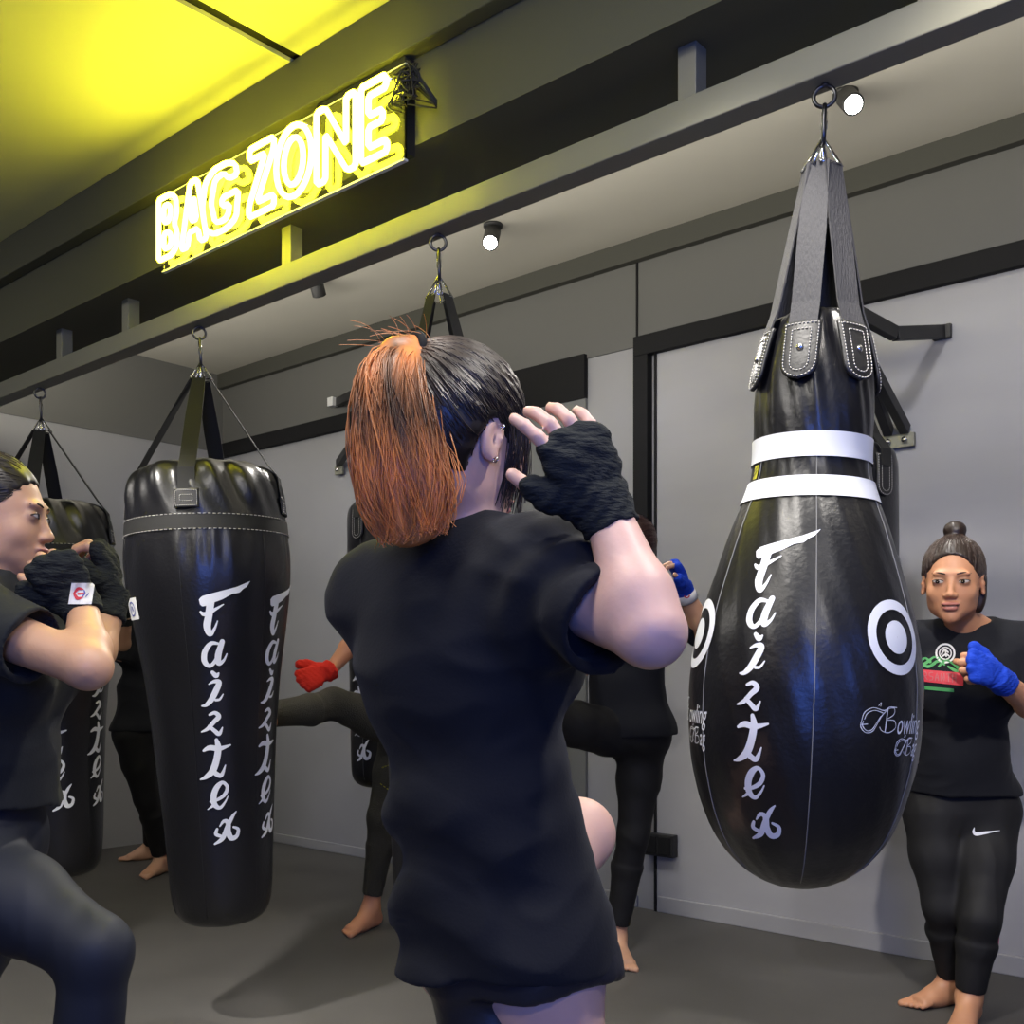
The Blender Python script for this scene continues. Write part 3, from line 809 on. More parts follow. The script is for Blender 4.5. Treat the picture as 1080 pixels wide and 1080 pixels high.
# ============ F: woman with the blue wrap on the right
def woman_right():
    J = Fig(); fa = nrm(-V*.88-R*.35); J.s = nrm(np.cross(fa, Z)); fp = nrm(-V*.95-R*.1); J.ps = nrm(np.cross(fp, Z))
    J.N = P(1024, 668, 3.36); J.C = P(1014, 728, 3.36); J.W = P(1012, 795, 3.42); J.Pv = P(1014, 842, 3.47)
    J.shR = J.N+J.s*.165-Z*.035; J.shL = J.N-J.s*.155-Z*.045
    J.elR = J.shR+nrm(J.s*.25+fa*.1-Z)*.25; J.wrR = J.elR+nrm(fa*.7+Z*.75)*.22
    J.elL = P(1097, 752, 3.26); J.wrL = P(1054, 716, 3.06)
    J.HD = P(1005, 613, 3.26); J.HM = hmat(nrm(-V*.86-R*.42-Z*.08), nrm(Z+R*.03))
    J.hipR = J.Pv+J.ps*.09-Z*.05; J.hipL = J.Pv-J.ps*.09-Z*.05
    J.knR = P(994, 955, 3.45); J.anR = P(1004, 1040, 3.57); J.anR[2] = .085
    J.knL = P(1034, 968, 3.34); J.anL = P(1022, 1060, 3.37); J.anL[2] = .085
    chk('F', J)
    root = empty('person', base_of(J.Pv), 'woman with a topknot at the right edge, printed black tee, blue-wrapped fist at her chest', 'person')
    s = 1.16
    S = Sdf(.0042)
    head(S, J, s); neck(S, J, .052); torso(S, J); arm(S, J.shR, J.elR, J.wrR); arm(S, J.shL, J.elL, J.wrL, .002, 1.05)
    leg(S, J.hipR, J.knR, J.anR); leg(S, J.hipL, J.knL, J.anL)
    toes(S, foot(S, J.anR, nrm(-R*.97-V*.25)), -1); toes(S, foot(S, J.anL, nrm(-R*.55-V*.8)), 1)
    d = P(1018, 695, 2.99)-J.wrL; n = nrm(V*.9-Z*.35); t = nrm(Z*.8+R*.1+V*.1)
    hand(S, J.wrL, d, n, t, (98, 98, 96, 95), .0, th=nrm(nrm(d)*.45+n*.8+t*.25), s=1.22, thcurl=.05)
    d2 = nrm(fa*.3+Z); hand(S, J.wrR, d2, nrm(-J.s), nrm(-fa), (80, 85, 85, 80))
    S.mesh('body', M_skinA, root, color=skin_color((.52, .25, .135), J, s, lips=(.46, .17, .13)))
    face_parts(J, root, s, look=.002)
    w_ = wrap('hand_wrap', J.elL, J.wrL, d, n, t, M_wrapb, root, 1.22, .045, .004, 'blue cotton wrap on the raised left hand')
    # wrap tail / strap peeking white
    ax = nrm(J.elL-J.wrL); mb = MB()
    mb.tube([J.wrL+ax*(.048+.001*k)+Z*.030+R*(.004*k)-V*.01 for k in range(4)], .006, 6); keep(mb.build('wrap_fastener', M_white_l), root)
    wrap('hand_wrap', J.elR, J.wrR, d2, nrm(-J.s), nrm(-fa), M_wrapb, root, 1.05, .045, .005)
    S = Sdf(.0045); torso(S, J, .020); ps = J.ps
    S.fcone(J.W, J.Pv+Z*.005, J.ps, (.125, .10), (.162, .118), .05)
    for sh, el in ((J.shR, J.elR), (J.shL, J.elL)):
        u = nrm(el-sh); S.sleeve(sh-u*.02, sh+u*.17, .062, .070, .04); S.sleeve(sh+u*.145, sh+u*.20, .062, .064, .004, 's')
    S.half(P(1014, 838, 3.4), -Z); S.ell(J.N+Z*.060+fa*.02, (.068, .068, .052), np.eye(3), .012, 's')
    S.disp(folds(17, 4, .005, (1, 1, 1.3))); S.disp(folds(45, 5, .0015)); shirt = S.mesh('t_shirt', M_tee, root)
    # print on the chest, pressed onto the cloth
    def pr(px, py):
        p = S.march(P(px, py, 3.1)[None], nrm(P(px, py, 3.4)-P(px, py, 3.1)), n=50)[0]; return p+fa*.0035
    def cloth_decal(mb, name, m):
        o = keep(mb.build(name, m), root); return o
    cx_, cy_ = 997, 689
    mb = MB(); f = lambda u, w: pr(cx_+u, cy_-w)
    disc_mesh(mb, 0, 0, 8.6, 10.6, f, 32); disc_mesh(mb, 0, 0, 5.6, 6.9, f, 28)
    stroke_mesh(mb, [[(-4, -1, 1.6), (-1, 3.5, 2.2), (3, 1, 1.6)], [(-3, -3, 1.4), (1, -1, 2.2), (4, -3, 1.2)], [(0, 3, 1.2), (1, -3, 1.8)]], f)
    cloth_decal(mb, 'chest_emblem', M_white_l)
    rows = [[(966, 700), (971, 697), (976, 694), (981, 698)], [(968, 703), (977, 699), (985, 693), (991, 695)], [(981, 702), (990, 697), (996, 701)], [(990, 703), (998, 696), (1005, 700), (1010, 704)], [(1000, 703), (1007, 707), (1012, 708)], [(972, 701), (979, 703), (986, 700)]]
    mb = MB(); stroke_mesh(mb, [[(x, -y, 3.2 if i % 2 else 2.0) for i, (x, y) in enumerate(r_)] for r_ in rows], lambda u, w: pr(u, -w), 4)
    cloth_decal(mb, 'tree_print', M_green)
    mb = MB(); grid_mesh(mb, 962, 0, 1016, 1, lambda u, w: pr(u, 705.5+(u-966)*.085+w*(12.5+(u-966)*.02)), 20, 5); cloth_decal(mb, 'red_print_band', M_red)
    mb = MB(); hx = 968
    glyphs = [[(0, 0), (0, 8)], [(0, 0), (4, 0)], [(0, 4), (3, 4)], [(0, 8), (4, 8)]], [[(0, 8), (0, 0), (3, 1), (3, 4), (0, 4)], [(1, 4), (4, 8)]], [[(3.4, 0), (0, .6), (.2, 3.6), (3.4, 4.4), (3.2, 7.6), (0, 8)]], [[(0, 8), (1.8, 0), (3.6, 8)], [(.8, 5), (2.8, 5)]], [[(0, 8), (0, 0), (3.4, 8), (3.4, 0)]], [[(0, 0), (4, 0)], [(2, 0), (2, 8)]], [[(0, 0), (0, 8)], [(0, 4), (3.4, 4)], [(3.4, 0), (3.4, 8)]]
    for g_ in glyphs:
        stroke_mesh(mb, [[(hx+x, -(708+(hx-966)*.085+y), 1.0) for x, y in st] for st in g_], lambda u, w: (lambda q: q+fa*.0012)(pr(u, -w)), 2); hx += 6.1
    cloth_decal(mb, 'print_lettering', M_redlt)
    mb = MB(); grid_mesh(mb, 968, 0, 1006, 1, lambda u, w: pr(u, 723+(u-968)*.09+w*3.6), 16, 2); cloth_decal(mb, 'green_print_line', M_green)
    S = Sdf(.005); torso(S, J, .007); leg(S, J.hipR, J.knR, J.anR, .008, .90); leg(S, J.hipL, J.knL, J.anL, .008, .90)
    S.half(L(J.W, J.Pv, .4), nrm(J.W-J.Pv)); S.disp(folds(50, 3, .0014)); S.mesh('leggings', M_leg, root)
    def pl(px, py):
        p = S.march(P(px, py, 3.1)[None], nrm(P(px, py, 3.4)-P(px, py, 3.1)), n=60)[0]; return p-V*.0035
    mb = MB(); pts = [(1027, 873, .8), (1026.4, 877, 2.8), (1029, 879.4, 3.8), (1036, 878.6, 3.2), (1046, 877, 1.6), (1054, 875.8, .4)]
    stroke_mesh(mb, [[(x, -y, w) for x, y, w in pts]], lambda u, w: pl(u, -w)); cloth_decal(mb, 'white_logo', M_white)
    mb = MB(); mb.tube([P(1053-.2*k, 985+2.2*k, 3.345) for k in range(8)], .004, 6); cloth_decal(mb, 'magenta_stripe', M_pink)
    dark = np.array([.020, .011, .008])
    def ex(S, w, M):
        S.ell(w((.0, -.036, .137)), (.030*s, .030*s, .026*s), M, .012)
        S.ell(w((-.064, -.034, -.040)), (.018*s, .028*s, .048*s), M, .03)
        S.ell(w((0, -.075, -.055)), (.06*s, .03*s, .045*s), M, .03)
    def cut(S, w, M):
        S.ell(w((0, .088, -.045)), (.083*s, .076*s, .118*s), M, .008, 's')
        for q in (-1, 1): S.ell(w((q*.074, .012, -.045)), (.022*s, .028*s, .06*s), M, .008, 's')
    hair_cap(J, s, 'hair', root, np.array([0, -.036, .115]), cut, lambda v: np.tile(dark, (len(v), 1)), n=520, grow=.006, extra=ex, seed=6,
             strand_col=lambda v: np.tile(dark*2.0, (len(v), 1)))
    return J

# ============ E: kicker behind, blue wrap
def kicker_middle():
    J = Fig(); fa = nrm(-V*.8-R*.45); J.s = nrm(np.cross(fa, Z)); J.ps = nrm(np.cross(nrm(-V*.6-R*.75), Z))
    J.N = P(668, 628, 4.06); J.C = P(664, 678, 4.05); J.W = P(660, 722, 4.05); J.Pv = P(662, 762, 4.05)
    J.shR = J.N+J.s*.155-Z*.04; J.shL = J.N-J.s*.150-Z*.045
    J.elL = P(744, 668, 3.86); J.wrL = P(721, 622, 3.78)
    J.elR = J.shR+nrm(fa*.5-Z)*.26; J.wrR = J.elR+nrm(fa*.9+Z*.5)*.22
    J.HD = P(664, 577, 3.98); J.HM = hmat(nrm(-V*.6-R*.75))
    J.hipL = P(678, 776, 4.08); J.hipR = P(640, 772, 4.0)
    J.knL = P(668, 880, 4.06); J.anL = P(650, 985, 4.12); J.anL[2] = .085
    J.knR = P(560, 752, 3.74); J.anR = P(500, 772, 3.48)
    chk('E', J)
    root = empty('person', base_of(J.hipL), 'kicker in plain black on one bare foot, blue-wrapped hand raised beside the pear-shaped bag', 'person')
    S = Sdf(.005); head(S, J); neck(S, J); torso(S, J); arm(S, J.shR, J.elR, J.wrR); arm(S, J.shL, J.elL, J.wrL, 0, 1.05)
    leg(S, J.hipR, J.knR, J.anR); leg(S, J.hipL, J.knL, J.anL); toes(S, foot(S, J.anL, nrm(-V*.95+R*.15)), 1)
    toes(S, foot(S, J.anR, nrm(-R-Z*.4), False, nrm(Z-R*.3)), 1)
    d = P(713, 593, 3.74)-J.wrL; n = nrm(-R*.9-V*.2); t = nrm(-V*.5-R*.3); hand(S, J.wrL, d, n, t, (50, 55, 55, 55))
    d2 = nrm(fa+Z); hand(S, J.wrR, d2, -J.s, Z, (70, 75, 75, 75))
    S.mesh('body', M_skinA, root, color=skin_color((.56, .31, .19), J, lips=(.4, .14, .12)))
    wrap('hand_wrap', J.elL, J.wrL, d, n, t, M_wrapb, root, 1.1, .03, .004); wrap('hand_wrap', J.elR, J.wrR, d2, -J.s, Z, M_wrapb, root, 1.05, .04, .005)
    ax = nrm(J.elL-J.wrL); mb = MB(); mb.tube([J.wrL+ax*.012, J.wrL+ax*.045], [.037, .038], 16); cf = keep(mb.build('wrap_cuff', M_white_l), root)
    mb = MB(); mb.torus(J.wrL+ax*.028-V*.038-R*.006, .009, .0025, np.array([R, V, Z]).T, 14, 6); mk = mb.build('cuff_mark', M_red); mk.parent = cf
    S = Sdf(.0055); torso(S, J, .022); S.fcone(J.W, J.Pv-Z*.02, J.ps, (.13, .105), (.158, .125), .05)
    for sh, el in ((J.shR, J.elR), (J.shL, J.elL)):
        u = nrm(el-sh); S.sleeve(sh-u*.02, sh+u*.19, .060, .066, .04)
    S.half(J.Pv-Z*.055, nrm(-Z+R*.1)); S.ell(J.N+Z*.055+fa*.015, (.066, .066, .05), np.eye(3), .012, 's')
    S.disp(folds(17, 14, .006, (1, 1, 1.2))); S.mesh('t_shirt', M_tee, root)
    S = Sdf(.0055); torso(S, J, .006); leg(S, J.hipR, J.knR, J.anR, .007, .88); leg(S, J.hipL, J.knL, J.anL, .007, .86)
    S.half(L(J.W, J.Pv, .3), nrm(J.W-J.Pv)); S.disp(folds(40, 13, .0015)); S.mesh('leggings', M_leg, root)
    dark = np.array([.035, .010, .008])
    def cut(S, w, M):
        S.ell(w((0, .085, -.045)), (.083, .076, .118), M, .008, 's'); S.ell(w((0, -.03, -.11)), (.085, .09, .06), M, .012, 's')
    hair_cap(J, 1., 'hair', root, np.array([0, -.105, .05]), cut, lambda v: np.tile(dark, (len(v), 1)), n=200, grow=.010, seed=7, res=.005)
    face_parts(J, root)

# ============ D: kicker with red wraps
def kicker_red():
    J = Fig(); fa = nrm(-R*.75-V*.6); J.s = nrm(np.cross(fa, Z)); J.ps = nrm(np.cross(nrm(-R*.6-V*.75), Z))
    J.N = P(448, 640, 4.66); J.C = P(444, 690, 4.64); J.W = P(438, 728, 4.6); J.Pv = P(432, 760, 4.58)
    J.shR = J.N+J.s*.15-Z*.04; J.shL = J.N-J.s*.15-Z*.04
    J.elR = P(376, 673, 4.52); J.wrR = P(347, 709, 4.42)
    J.elL = J.shL+nrm(fa*.6-Z)*.26; J.wrL = J.elL+nrm(fa*.5+Z)*.22
    J.HD = P(450, 592, 4.62); J.HM = hmat(nrm(-R*.8-V*.5))
    J.hipR = P(424, 768, 4.52); J.hipL = P(424, 775, 4.62)
    J.knR = P(352, 742, 4.32); J.anR = P(272, 755, 4.02)
    J.knL = P(402, 862, 4.60); J.anL = P(391, 955, 4.62); J.anL[2] = .085
    chk('D', J)
    root = empty('person', base_of(J.hipL), 'kicker in olive leggings with a red hand wrap, one leg raised towards the tapered bag', 'person')
    S = Sdf(.005); head(S, J); neck(S, J); torso(S, J); arm(S, J.shR, J.elR, J.wrR, 0, 1.05); arm(S, J.shL, J.elL, J.wrL)
    leg(S, J.hipR, J.knR, J.anR); leg(S, J.hipL, J.knL, J.anL); toes(S, foot(S, J.anL, nrm(-V*.85-R*.5)), 1)
    toes(S, foot(S, J.anR, nrm(-R*.9-Z*.3), False, nrm(Z-R*.3)), -1)
    d = P(326, 716, 4.36)-J.wrR; n = nrm(V-Z*.2); t = nrm(Z+R*.2); hand(S, J.wrR, d, n, t, (80, 85, 85, 80))
    d2 = nrm(fa*.3+Z); hand(S, J.wrL, d2, -J.s, fa, (70, 75, 75, 75))
    S.mesh('body', M_skinA, root, color=skin_color((.60, .27, .14), J, lips=(.4, .14, .12)))
    wrap('hand_wrap', J.elR, J.wrR, d, n, t, M_wrapr, root, 1.35, .02, .0045); wrap('hand_wrap', J.elL, J.wrL, d2, -J.s, fa, M_wrapr, root, 1.05, .04, .005)
    S = Sdf(.006); torso(S, J, .02); S.fcone(J.W, J.Pv, J.ps, (.12, .10), (.15, .12), .05)
    for sh, el in ((J.shR, J.elR), (J.shL, J.elL)):
        u = nrm(el-sh); S.sleeve(sh-u*.02, sh+u*.17, .06, .066, .04)
    S.half(J.Pv-Z*.02, -Z); S.ell(J.N+Z*.055+fa*.015, (.066, .066, .05), np.eye(3), .012, 's'); S.disp(folds(17, 24, .005)); S.mesh('t_shirt', M_tee, root)
    S = Sdf(.005); torso(S, J, .006); leg(S, J.hipR, J.knR, J.anR, .011, .95); leg(S, J.hipL, J.knL, J.anL, .006, .84)
    S.half(L(J.W, J.Pv, .3), nrm(J.W-J.Pv)); S.disp(folds(40, 23, .0015))
    lg = S.mesh('leggings', M_legm, root)
    mb = MB()                                                # gold piping across the shin panels
    for y0, y1, x0, x1 in ((818, 810, 392, 412), (836, 852, 390, 412)):
        for k in range(7):
            t = k/6; q0 = S.march(P(x0+(x1-x0)*t, y0+(y1-y0)*t, 4.2)[None], V, n=60)[0]; q1 = S.march(P(x0+(x1-x0)*(t+.1), y0+(y1-y0)*(t+.1), 4.2)[None], V, n=60)[0]
            mb.tube([q0-V*.001, q1-V*.001], .0022, 5)
    keep(mb.build('piping', M_yellow), root)
    dark = np.array([.015, .010, .008])
    def cut(S, w, M):
        S.ell(w((0, .085, -.045)), (.083, .076, .118), M, .008, 's'); S.ell(w((0, -.03, -.11)), (.085, .09, .06), M, .012, 's')
    hair_cap(J, 1., 'hair', root, np.array([0, -.105, .05]), cut, lambda v: np.tile(dark, (len(v), 1)), n=100, grow=.008, seed=7, res=.006)
    face_parts(J, root)

# ============ C: person half hidden behind the tapered bag
def person_far():
    J = Fig(); fa = nrm(R*.8-V*.55); J.s = nrm(np.cross(fa, Z)); J.ps = J.s
    J.N = P(160, 655, 5.72); J.C = P(158, 692, 5.72); J.W = P(153, 730, 5.72); J.Pv = P(154, 764, 5.72)
    J.shR = J.N+J.s*.15-Z*.04; J.shL = J.N-J.s*.14-Z*.04
    J.elR = P(128, 690, 5.56); J.wrR = P(134, 650, 5.40); J.elL = J.shL+nrm(fa*.5-Z)*.26; J.wrL = J.elL+nrm(fa*.9+Z*.6)*.22
    J.HD = P(167, 617, 5.68); J.HM = hmat(nrm(R*.85-V*.5))
    J.hipR = J.Pv+J.s*.085-Z*.05; J.hipL = J.Pv-J.s*.085-Z*.05
    J.anR = G(171, 921)+Z*.085; J.anL = G(160, 906)+Z*.085; J.knR = L(J.hipR, J.anR, .5)+fa*.02-R*.02; J.knL = L(J.hipL, J.anL, .5)+fa*.02-R*.02
    chk('C', J)
    root = empty('person', base_of(J.Pv), 'person in black half hidden behind the tapered bag, bare feet by the far wall', 'person')
    S = Sdf(.0055); head(S, J); neck(S, J); torso(S, J); arm(S, J.shR, J.elR, J.wrR); arm(S, J.shL, J.elL, J.wrL)
    leg(S, J.hipR, J.knR, J.anR); leg(S, J.hipL, J.knL, J.anL)
    toes(S, foot(S, J.anR, nrm(-V*.8-R*.25)), 1); toes(S, foot(S, J.anL, nrm(-R*.75-V*.4)), -1)
    d = nrm(Z*.95-R*.1); hand(S, J.wrR, d, R, -V, (60, 60, 60, 60)); d2 = nrm(fa+Z*.5); hand(S, J.wrL, d2, -J.s, Z, (70, 75, 75, 75))
    S.mesh('body', M_skinA, root, color=skin_color((.60, .34, .22), J, lips=(.4, .14, .12)))
    wrap('hand_wrap', J.elR, J.wrR, d, R, -V, M_wrapk, root, 1.1, .05, .005); wrap('hand_wrap', J.elL, J.wrL, d2, -J.s, Z, M_wrapk, root, 1.1, .05, .005)
    S = Sdf(.006); torso(S, J, .025); S.fcone(J.W, J.Pv, J.ps, (.13, .11), (.162, .128), .05)
    for sh, el in ((J.shR, J.elR), (J.shL, J.elL)):
        u = nrm(el-sh); S.sleeve(sh-u*.02, sh+u*.19, .062, .07, .04)
    S.half(J.Pv-Z*.03, -Z); S.ell(J.N+Z*.055+fa*.015, (.066, .066, .05), np.eye(3), .012, 's'); S.disp(folds(17, 34, .006)); S.mesh('t_shirt', M_tee, root)
    S = Sdf(.006); torso(S, J, .008); leg(S, J.hipR, J.knR, J.anR, .012, .93); leg(S, J.hipL, J.knL, J.anL, .012, .93)
    S.half(L(J.W, J.Pv, .3), nrm(J.W-J.Pv)); S.disp(folds(40, 33, .0015)); S.mesh('leggings', M_leg, root)
    dark = np.array([.012, .010, .009])
    def cut(S, w, M):
        S.ell(w((0, .085, -.045)), (.083, .076, .118), M, .008, 's'); S.ell(w((0, -.03, -.11)), (.085, .09, .06), M, .012, 's')
    hair_cap(J, 1., 'hair', root, np.array([0, -.105, .05]), cut, lambda v: np.tile(dark, (len(v), 1)), n=80, grow=.008, seed=7, res=.006)
    face_parts(J, root)

# ------------------------------------------------------------------ room
YW, XF, ZC, ZL = 4.19, -6.33, 3.20, 2.81
XR, YB = 2.6, -3.2
def room():
    mb = MB(); mb.box2((XF-.1, YB-.1, -.1), (XR+.1, YW+.1, 0)); struct('floor', mb, M_floor)
    mb = MB(); mb.box2((XF-.1, YW, 0), (XR+.1, YW+.12, ZC)); struct('wall_back', mb, M_wall)
    mb = MB(); mb.box2((XF-.12, YB, 0), (XF, YW, ZC)); struct('wall_left', mb, M_wall)
    mb = MB(); mb.box2((XF, YW-.008, 2.70), (XR, YW, ZC)); mb.box2((XF, 2.14, 2.66), (XF+.008, YW, ZC)); struct('trim_11', mb, M_wall_dark)  # dark upper sheets; the left wall one puts shade into the colour
    mb = MB(); mb.box2((XR, YB, 0), (XR+.12, YW, ZC)); struct('wall_right', mb, M_wall)
    mb = MB(); mb.box2((XF, YB-.12, 0), (XR, YB, ZC)); struct('wall_front', mb, M_wall)
    mb = MB(); mb.box2((XF-.1, 2.14, ZC), (XR+.1, YW+.1, ZC+.1)); struct('ceiling', mb, M_ceil)
    # lower entrance ceiling, in sheets with a dark open joint between them
    a = onY(325, 82, 1.8)[0]
    mb = MB()
    mb.box2((XF-.1, YB, ZL), (a-.022, 1.82, ZL+.05)); mb.box2((a+.022, YB, ZL), (XR+.1, 1.82, ZL+.05))
    struct('ceiling', mb, M_ceil_y)
    mb = MB(); mb.box2((a-.022, YB, ZL+.012), (a+.022, 1.82, ZL+.05)); struct('trim_1', mb, M_blackpaint)
    mb = MB(); mb.box2((XF-.1, 1.80, 2.45), (XR+.1, 2.14, ZC)); struct('trim_10', mb, M_beam)
    mb = MB(); mb.box2((XF-.1, 1.755, 2.665), (XR+.1, 1.80, ZL)); struct('trim_2', mb, M_beam, bevel=.003)
    mb = MB(); mb.box2((XF, YW-.05, ZC-.10), (XR, YW, ZC)); struct('trim_shadow_band', mb, mat('shadow_band', (.06, .06, .05), .8))  # dark strip standing in for the shadow band under the ceiling
    # back wall: right hand wall cladding with black frame
    x0, x1 = onY(673, 400, YW)[0], onY(688, 400, YW)[0]
    mb = MB(); mb.box2((x1+.03, YW-.012, 0), (XR, YW, 2.64)); struct('trim_4', mb, M_panel)
    mb = MB(); mb.box2((x0, YW-.045, 2.64), (XR, YW, 2.735)); mb.box2((x0, YW-.045, .42), (x1, YW, 2.64)); struct('trim_5', mb, M_blackpaint, bevel=.003)
    mb = MB(); mb.box2((x1+.022, YW-.02, .0), (x1+.034, YW, 2.64)); struct('trim_6', mb, M_blackpaint)
    mb = MB(); mb.box2((x0-.004, YW-.014, 2.735), (x0+.006, YW, ZC-.1)); struct('trim_7', mb, M_blackpaint)
    # doorway leaf with dark header, left of the frame
    xa, xb = onY(540, 400, YW)[0], onY(620, 400, YW)[0]
    mb = MB(); mb.box2((xa-.35, YW-.02, 0), (xb, YW, 2.50)); d = struct('door_1', mb, M_recess)
    mb = MB(); mb.box2((xa-.35, YW-.03, 2.50), (xb, YW, 2.72)); struct('trim_8', mb, M_blackpaint)
    mb = MB(); mb.box2((XF, YW-.04, 2.62), (xa-.35, YW, 2.715)); struct('trim_9', mb, M_blackpaint, bevel=.003)
    mb = MB(); mb.box2((x1+.04, YW-.022, 0), (XR, YW, .075)); mb.box2((XF, YW-.010, 0), (xa-.35, YW, .06)); mb.box2((xb, YW-.010, 0), (x0, YW, .06)); struct('baseboard_back', mb, M_wall, bevel=.004)
    # rail
    t = empty('hanging_rail', (onY(540, 200, 1.9)[0], 1.9, 2.27), 'long painted steel rail under the bulkhead carrying the punching bags', 'rail')
    mb = MB(); mb.box2((XF, 1.868, 2.27), (XR, 1.932, 2.335)); keep(mb.build('channel', M_steel_p, bevel=.003), t)
    for px in (68, 138, 308, 730, 985):
        x = onY(px, 100, 1.9)[0]; mb = MB(); mb.box2((x-.022, 1.878, 2.33), (x+.022, 1.922, 2.452)); keep(mb.build('post', M_steel_p, bevel=.002), t)
    # outlet box low on the wall
    p = onY(700, 890, YW); t = empty('outlet_box', (p[0], YW-.02, p[2]), 'dark socket box low on the back wall by the black frame', 'outlet box')
    mb = MB(); mb.box2((p[0]-.085, YW-.055, p[2]-.052), (p[0]+.085, YW-.01, p[2]+.052)); keep(mb.build('housing', M_fitting, bevel=.004), t)
    mb = MB(); mb.box2((p[0]-.07, YW-.060, p[2]-.04), (p[0]-.005, YW-.054, p[2]+.04)); mb.box2((p[0]+.005, YW-.060, p[2]-.04), (p[0]+.07, YW-.054, p[2]+.04)); keep(mb.build('cover', M_blackpaint, bevel=.002), t)

# ------------------------------------------------------------------ ceiling spots
def spots():
    defs = [(900, 110, (.55, -.70, -.75), 'black ceiling spotlight glowing behind the pear-shaped bag hook', True),
            (517, 256, (.45, -.65, -.75), 'black ceiling spotlight glowing above the ponytailed woman', True),
            (337, 312, (-.25, .55, -.9), 'black ceiling spotlight turned to the wall, over the tapered bag', False)]
    for px, py, dr, lab, lit in defs:
        p = onY(px, py, 3.5); dr = nrm(dr); top = p-dr*.13
        t = empty('ceiling_spotlight', (top[0], top[1], ZC), lab, 'spotlight', 'ceiling spotlights')
        mb = MB(); mb.tube([(top[0], top[1], ZC), (top[0], top[1], ZC-.012)], .045, 20); mb.tube([(top[0], top[1], ZC), top+Z*.0], .011, 10); keep(mb.build('mount', M_fitting), t)
        mb = MB(); mb.tube([top-dr*.01, top, p-dr*.004, p], [.030, .037, .037, .037], 24); keep(mb.build('housing', M_fitting), t)
        mb = MB(); mb.tube([p, p+dr*.004], .030, 24); keep(mb.build('lens', M_lens if lit else M_fitting), t)

